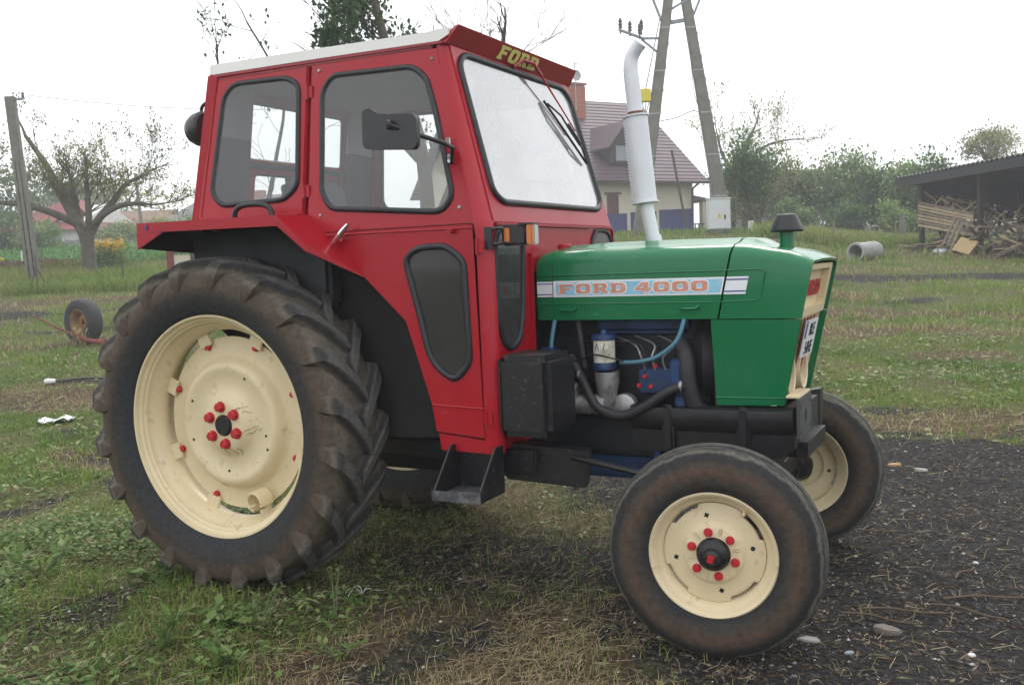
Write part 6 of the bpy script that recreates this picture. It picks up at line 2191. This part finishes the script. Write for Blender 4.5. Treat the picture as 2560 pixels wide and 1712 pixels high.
# leafy apple tree with lime-washed stem
def crown_tree(name, x, y, label, stem_h, r, cx, cz, rx, rz_, n, lsize, leafm, seed, lime=False, nclump=26, cat='tree', group=None, bark='bark_dark'):
    rn = random.Random(seed)
    T = root(name, x, y, label, cat, group)
    mb = MB()
    mb.tube(spline([(0, 0, -.2), (.03, 0, stem_h * .5), (cx * .4, 0, stem_h), (cx, 0, cz)], 4), [r * (1 - .7 * i / 12) for i in range(13)], n=8)
    cl = []
    for i in range(nclump):
        while True:
            p = Vector((rn.uniform(-1, 1), rn.uniform(-1, 1), rn.uniform(-1, 1)))
            if .35 < p.length < 1: break
        c = Vector((cx + p.x * rx * .82, p.y * rx * .8, cz + p.z * rz_ * .82))
        cl.append((c, rn.uniform(.18, .38)))
        mb.tube([(cx * .5, 0, stem_h + (cz - stem_h) * .3), ((c.x + cx) / 2, c.y / 2, (c.z + cz) / 2 - .1), c], [r * .35, r * .2, .012], n=5, cap=False)
    mb.build('trunk', M[bark], T, smooth=50)
    if lime: MB().lathe([(r * 1.08, 0), (r * 1.0, .42)], n=12, axis='Z').build('lime_wash', M['lime'], T, smooth=50)
    P, H = [], []
    per = n // nclump
    for c, s in cl:
        q = rng.normal(0, 1, (per, 3)) * np.array([rx, rx, rz_]) * s * .75
        P.append(q + np.array(c))
        H.append(np.full(per, rn.uniform(.15, .7)) + (rng.random(per) - .5) * .5)
    P, H = np.concatenate(P), np.concatenate(H)
    me = leaf_sheet(P, lsize * (.6 + .8 * rng.random(len(P))), H, leafm, 'crown', 1.8, .65)
    link('crown', me, T)
    return T
crown_tree('apple_tree', -5.45, 32.16, 'round dark apple tree with white-limed stem right of the cabinet', .95, .11, -.2, 2.25, 1.25, 1.25, 5200, .13, M['leaf_dark'], 2, True, 34)
branch_tree('bare_tree', -8.42, 40.76, 'tall half-bare tree with arching limbs behind the apple tree', [
    [(0, 0, -.2, .20), (.1, 0, 1.5, .17), (.25, 0, 2.8, .14), (.7, 0, 3.9, .10), (1.1, 0, 4.6, .06)],
    [(.2, 0, 2.4, .11), (.9, .1, 3.3, .09), (1.9, .2, 4.0, .06), (3.0, .2, 4.2, .03)],
    [(.2, 0, 2.6, .09), (-.3, .1, 3.6, .07), (-.5, .1, 4.4, .04)]], M['bark_dark'], M['leaf_olive'], 21, (3, .5), 2, .12, .5, None, sub=7, tlen=1.5)
SHR = [(-6.9, 40.3, 1.75, 1.7, 1.9, 'leaf_olive', 'tall olive shrub with open top right of the apple tree', 3.1), (-5.7, 41.5, 1.2, 1.25, 1.5, 'leaf_mid', 'rounded mid green shrub, second from the apple tree', 0), (-4.3, 41.8, 1.25, 1.3, 1.45, 'leaf_olive', 'pale olive shrub in the middle of the hedge row', 0),
       (-3.1, 40.4, 1.45, 1.35, 1.75, 'leaf_mid', 'tallest brownish green shrub behind the intake cap', 0), (-1.75, 40.9, 1.15, 1.25, 1.35, 'leaf_dark', 'dark green shrub left of the concrete post', 0), (-.55, 39.4, 1.1, 1.2, 1.5, 'leaf_mid', 'grey green shrub standing beside the shed post', 0), (.5, 38.2, 1.0, 1.1, 1.5, 'leaf_dark', 'dark shrub half hidden by the shed end', 0)]
for i, (x, y, rx, ry, rz_, lm, lab, e) in enumerate(SHR):
    crown_tree('shrub', x, y, lab, .5, .07, .0, rz_ * .95 + .3, rx, rz_ * 1.05, 6500, .15, M[lm], 40 + i, False, 44, 'shrub', 'shrubs along the field edge')
for i, (x, y, rx, rz_, lm, lab) in enumerate(((-4.9, 37.2, .95, .75, 'leaf_mid', 'low green bush below the tall olive shrub'), (-2.6, 36.4, 1.0, .7, 'leaf_dark', 'low dark bush below the tallest shrub'), (-.9, 36.2, .9, .8, 'leaf_mid', 'low bush behind the concrete post'))):
    crown_tree('shrub', x, y, lab, .3, .05, 0, rz_, rx, rz_, 2600, .12, M[lm], 60 + i, False, 20, 'shrub', 'shrubs along the field edge')
crown_tree('tree', 2.22, 49.67, 'leafy tree top showing above the shed roof', 2.6, .15, 0, 4.3, 1.35, 1.0, 3000, .14, M['leaf_olive'], 77, False, 24)
# dark bushes of the left gardens
for i, (x, y, rx, rz_, lm, lab) in enumerate(((-38.5, 25.6, 1.6, 1.0, 'leaf_dark', 'dark green bush at the left edge below the red roof'), (-36.2, 25.4, 1.1, .8, 'leaf_mid', 'green bush behind the concrete pole foot'), (-40.5, 33.5, 1.5, .65, 'leaf_mid', 'hedge bush before the low white house'),
                                             (-37.3, 33.4, 1.3, .75, 'leaf_olive', 'olive bush before the whitewashed house'), (-33.8, 32.5, 1.3, 1.0, 'leaf_mid', 'green bush before the pale green house'), (-52, 36, 4.5, 2.6, 'leaf_dark', 'far dark tree clump left of the red roof'), (-56, 46, 5.5, 2.6, 'leaf_olive', 'far tree clump behind the white gable house'))):
    crown_tree('shrub', x, y, lab, .3, .06, 0, rz_ * .9, rx, rz_, 3000, .13 if rx < 3 else .32, M[lm], 80 + i, False, 22, 'shrub', 'bushes of the left gardens')
# yellow coneflower bush
fb_ = root('flower_bush', -21.20, 16.32, 'bush of bright yellow flowers right of the walnut trunk', 'flowers')
n = 2600
P = np.stack([rng.normal(.12, .36, n), rng.normal(0, .3, n), np.abs(rng.normal(.35, .22, n))], 1)
link('foliage', leaf_sheet(P, .06 + .06 * rng.random(n), rng.random(n) * .7, M['leaf_mid'], 'foliage', 1.5, .5), fb_)
n = 800
P = np.stack([rng.uniform(-.45, .62, n), rng.normal(0, .28, n), .80 + rng.normal(0, .09, n)], 1)
P[:60, 2] -= .25
link('blossom', leaf_sheet(P, .055 + .05 * rng.random(n), rng.random(n), M['petal_yellow'], 'blossom', .5, .9), fb_)
# garden beds
def bed(name, lab, cat, x, y, wx, wy, n, hgt, size, m, hue0=0.0):
    u, v = rng.uniform(-wx, wx, n), rng.uniform(-wy, wy, n)
    px_, py_ = x + CP * u - SP * v, y + SP * u + CP * v
    P = np.stack([px_, py_, height(px_, py_) + rng.random(n) * hgt * (.6 + .8 * fbm(px_ * .8, py_ * .8, 5))], 1)
    return tag(link(name, leaf_sheet(P, size * (.6 + .8 * rng.random(n)), hue0 + rng.random(n) * (1 - hue0), m, name, 1.4, .5)), lab, cat, kind='stuff')
bed('red_flower_bed', 'dusky red flower bed at the left edge', 'flower bed', -24.6, 15.4, 1.9, .6, 2600, .38, .10, M['petal_red'])
bed('mixed_bed', 'low mixed bed left of the walnut trunk', 'flower bed', -22.4, 15.9, 1.1, .5, 2000, .34, .09, M['leaf_walnut'])
bed('orange_flower_bed', 'small orange flowers behind the red bed', 'flower bed', -26.6, 16.2, .5, .4, 300, .55, .09, M['petal_yellow'])
bed('crop_rows', 'bright green vegetable rows in the left garden', 'crop', -27.6, 21.4, 5.4, 2.6, 8000, .24, .13, M['leaf_crop'])
bed('crop_strip', 'bright green crop strip behind the iron post', 'crop', -22.6, 21.2, 3.2, 1.6, 5000, .30, .13, M['leaf_crop'])
bed('far_crop', 'green field strip before the grey fence', 'crop', -33.0, 26.0, 6.5, 2.2, 6000, .26, .18, M['leaf_crop'])
# overhead wire from the left pole, and across to the power pole
wa, wb = Vector((-19.7, 13.1, G(-19.76, 12.89) + 4.95)), Vector((-7.9, 27.6, 8.6))
o = tag(MB().tube([wa + (wb - wa) * u + Vector((0, 0, -1.1 * 4 * u * (1 - u))) for u in [i / 24 for i in range(25)]], .008, n=4).build('overhead_wire', M['wire'], None), 'thin overhead wire strung from the concrete pole to the power pole', 'wire')

# ------------------------------------------------------------------ foreground plants and litter
def weed_plant(name, x, y, lab, hgt, nst, nl, lsz, ratio, m, spread, seed, fluffy=False):
    rn = random.Random(seed)
    T = root(name, x, y, lab, 'plant', rz=rn.uniform(0, 6))
    mb = MB()
    P = []
    for s in range(nst):
        a, l = rn.uniform(0, 2 * PI), rn.uniform(.1, spread)
        tip = Vector((math.cos(a) * l, math.sin(a) * l, hgt * rn.uniform(.7, 1.1)))
        pts = [Vector((0, 0, -.02)), tip * .5 + Vector((0, 0, hgt * .1)), tip]
        mb.tube(pts, [.004, .003, .0015], n=5)
        for k in range(nl):
            u = rn.uniform(.15, 1) if not fluffy else rn.uniform(.4, 1.0)
            q = pts[0].lerp(pts[2], u) + Vector((0, 0, hgt * .1 * math.sin(u * PI)))
            P.append((q.x + rn.gauss(0, .006), q.y + rn.gauss(0, .006), q.z))
    mb.build('stem', M['leaf_mid'] if False else pmat('stem_green', (.10, .13, .05), .7), T)
    P = np.array(P)
    link('leaves', leaf_sheet(P, lsz * (.6 + .8 * rng.random(len(P))), .15 + .5 * rng.random(len(P)), m, 'leaves', 1.2, ratio), T)
    return T
M['weed_pale'] = leaf_mat('pale_weed', [(0, (.10, .15, .05)), (.6, (.22, .27, .11)), (1, (.38, .40, .22))], .35)
WP = [('dock_plant', .28, -1.48, 'broad-leaved dock plant at the bottom left', .16, 5, 6, .085, .30, 'weed', .10, False), ('horseweed', .50, -1.17, 'pale feathery horseweed in front of the rear wheel', .15, 6, 26, .022, .35, 'weed_pale', .10, True),
      ('horseweed', .70, -.95, 'slim pale horseweed touching the rear tyre', .24, 2, 40, .020, .35, 'weed_pale', .04, True), ('nettle', .62, -1.45, 'leafy green nettle at the bottom edge', .11, 6, 8, .05, .5, 'weed', .12, False),
      ('bindweed', .33, -1.14, 'cluster of round green leaves left of the horseweed', .07, 7, 6, .055, .75, 'weed', .14, False), ('thistle', -.95, -1.05, 'dark leafy weed clump at the left edge', .12, 6, 7, .07, .4, 'weed', .16, False),
      ('mallow', -.40, -.88, 'light green mallow leaves below the rear wheel', .08, 7, 5, .055, .8, 'weed', .16, False), ('grass_tuft', .95, -1.25, 'small green weed among the straw', .06, 6, 5, .04, .45, 'weed', .09, False)]
for i, (nm, x, y, lab, h_, ns, nl, ls, ra, m, sp, fl_) in enumerate(WP):
    weed_plant(nm, x, y, lab, h_, ns, nl, ls, ra, M[m], sp, 200 + i, fl_)
# white twine by the rear tyre
tw = MB()
for k in range(4):
    a = k * 1.3
    tw.tube(spline([(0, 0, .01), (.03 * math.cos(a), .03 * math.sin(a), .035), (.07 * math.cos(a + .5), .07 * math.sin(a + .5), .02), (.11 * math.cos(a + .9), .11 * math.sin(a + .9), .008)], 5), .0015, n=5)
o = tag(tw.build('twine', M['paper'], None, smooth=50), 'tangle of white baler twine beside the rear tyre', 'twine')
o.location = (.62, -.66, G(.62, -.66))
# flat stones and sticks in the dark soil
RS = random.Random(5)
for i, (x, y, sx, lab) in enumerate(((2.47, -.48, .040, 'flat pale stone beside the front tyre'), (2.72, -.30, .06, 'flat brownish stone slab right of the front wheel'), (2.62, -.55, .020, 'small bluish stone below the front wheel'), (2.45, 2.60, .05, 'orange brick piece on the soil behind the far wheel'), (2.62, 2.5, .045, 'pale shard beside the brick piece'), (3.0, -.42, .022, 'white pebble near the bottom right corner'))):
    mb = MB()
    pts = [(math.cos(a) * sx * RS.uniform(.8, 1.2), math.sin(a) * sx * .6 * RS.uniform(.8, 1.2)) for a in [2 * PI * k / 7 for k in range(7)]]
    mb.panel(pts, [], lambda u, v: (u, v, sx * .28), (0, 0, -sx * .4))
    o = tag(mb.build('stone', pmat('stone_%d' % i, [(.36, .35, .33), (.16, .14, .12), (.30, .33, .37), (.42, .26, .14), (.42, .41, .38), (.6, .6, .6)][i], .9, var=.15, vscale=20), None, bevel=sx * .08), lab, 'stone')
    o.location = (x, y, G(x, y))
    o.rotation_euler = (RS.uniform(-.1, .1), RS.uniform(-.1, .1), RS.uniform(0, 3))
for i, (x, y, l, a, lab) in enumerate(((2.75, -.12, .16, .2, 'dark stick lying right of the front tyre'), (2.68, -.22, .14, -.1, 'thin brown stick beside the stone slab'), (3.05, .15, .18, .4, 'long stick at the right edge of the soil'), (2.95, .45, .10, 1.2, 'short forked stick near the right edge'), (2.45, .95, .22, .3, 'straight twig behind the front wheel'), (2.98, -.05, .14, -.3, 'brown stick near the right edge'))):
    mb = MB()
    mb.tube(spline([(-l, 0, .008), (-l * .3, .012, .014), (l * .4, -.008, .012), (l, .01, .008)], 4), [.005] * 6 + [.004] * 6 + [.0025], n=6)
    o = tag(mb.build('stick', M['plank_dark'], None, smooth=50), lab, 'stick')
    o.location = (x, y, G(x, y) + .004)
    o.rotation_euler = (0, 0, a)

# ------------------------------------------------------------------ thin haze box, added mostly to stand in for lens glare
hz = bpy.data.materials.new('haze_glare')
hz.use_nodes = True
hz.node_tree.nodes.clear()
ho_ = hz.node_tree.nodes.new('ShaderNodeOutputMaterial')
pv_ = hz.node_tree.nodes.new('ShaderNodeVolumePrincipled')
pv_.inputs['Color'].default_value = (.95, .97, 1.0, 1)
pv_.inputs['Density'].default_value = .0030
pv_.inputs['Anisotropy'].default_value = .2
hz.node_tree.links.new(pv_.outputs[0], ho_.inputs['Volume'])
tag(MB().box((1.2, .3, 6.6), (440, 440, 17)).build('haze', hz, None), kind='stuff')
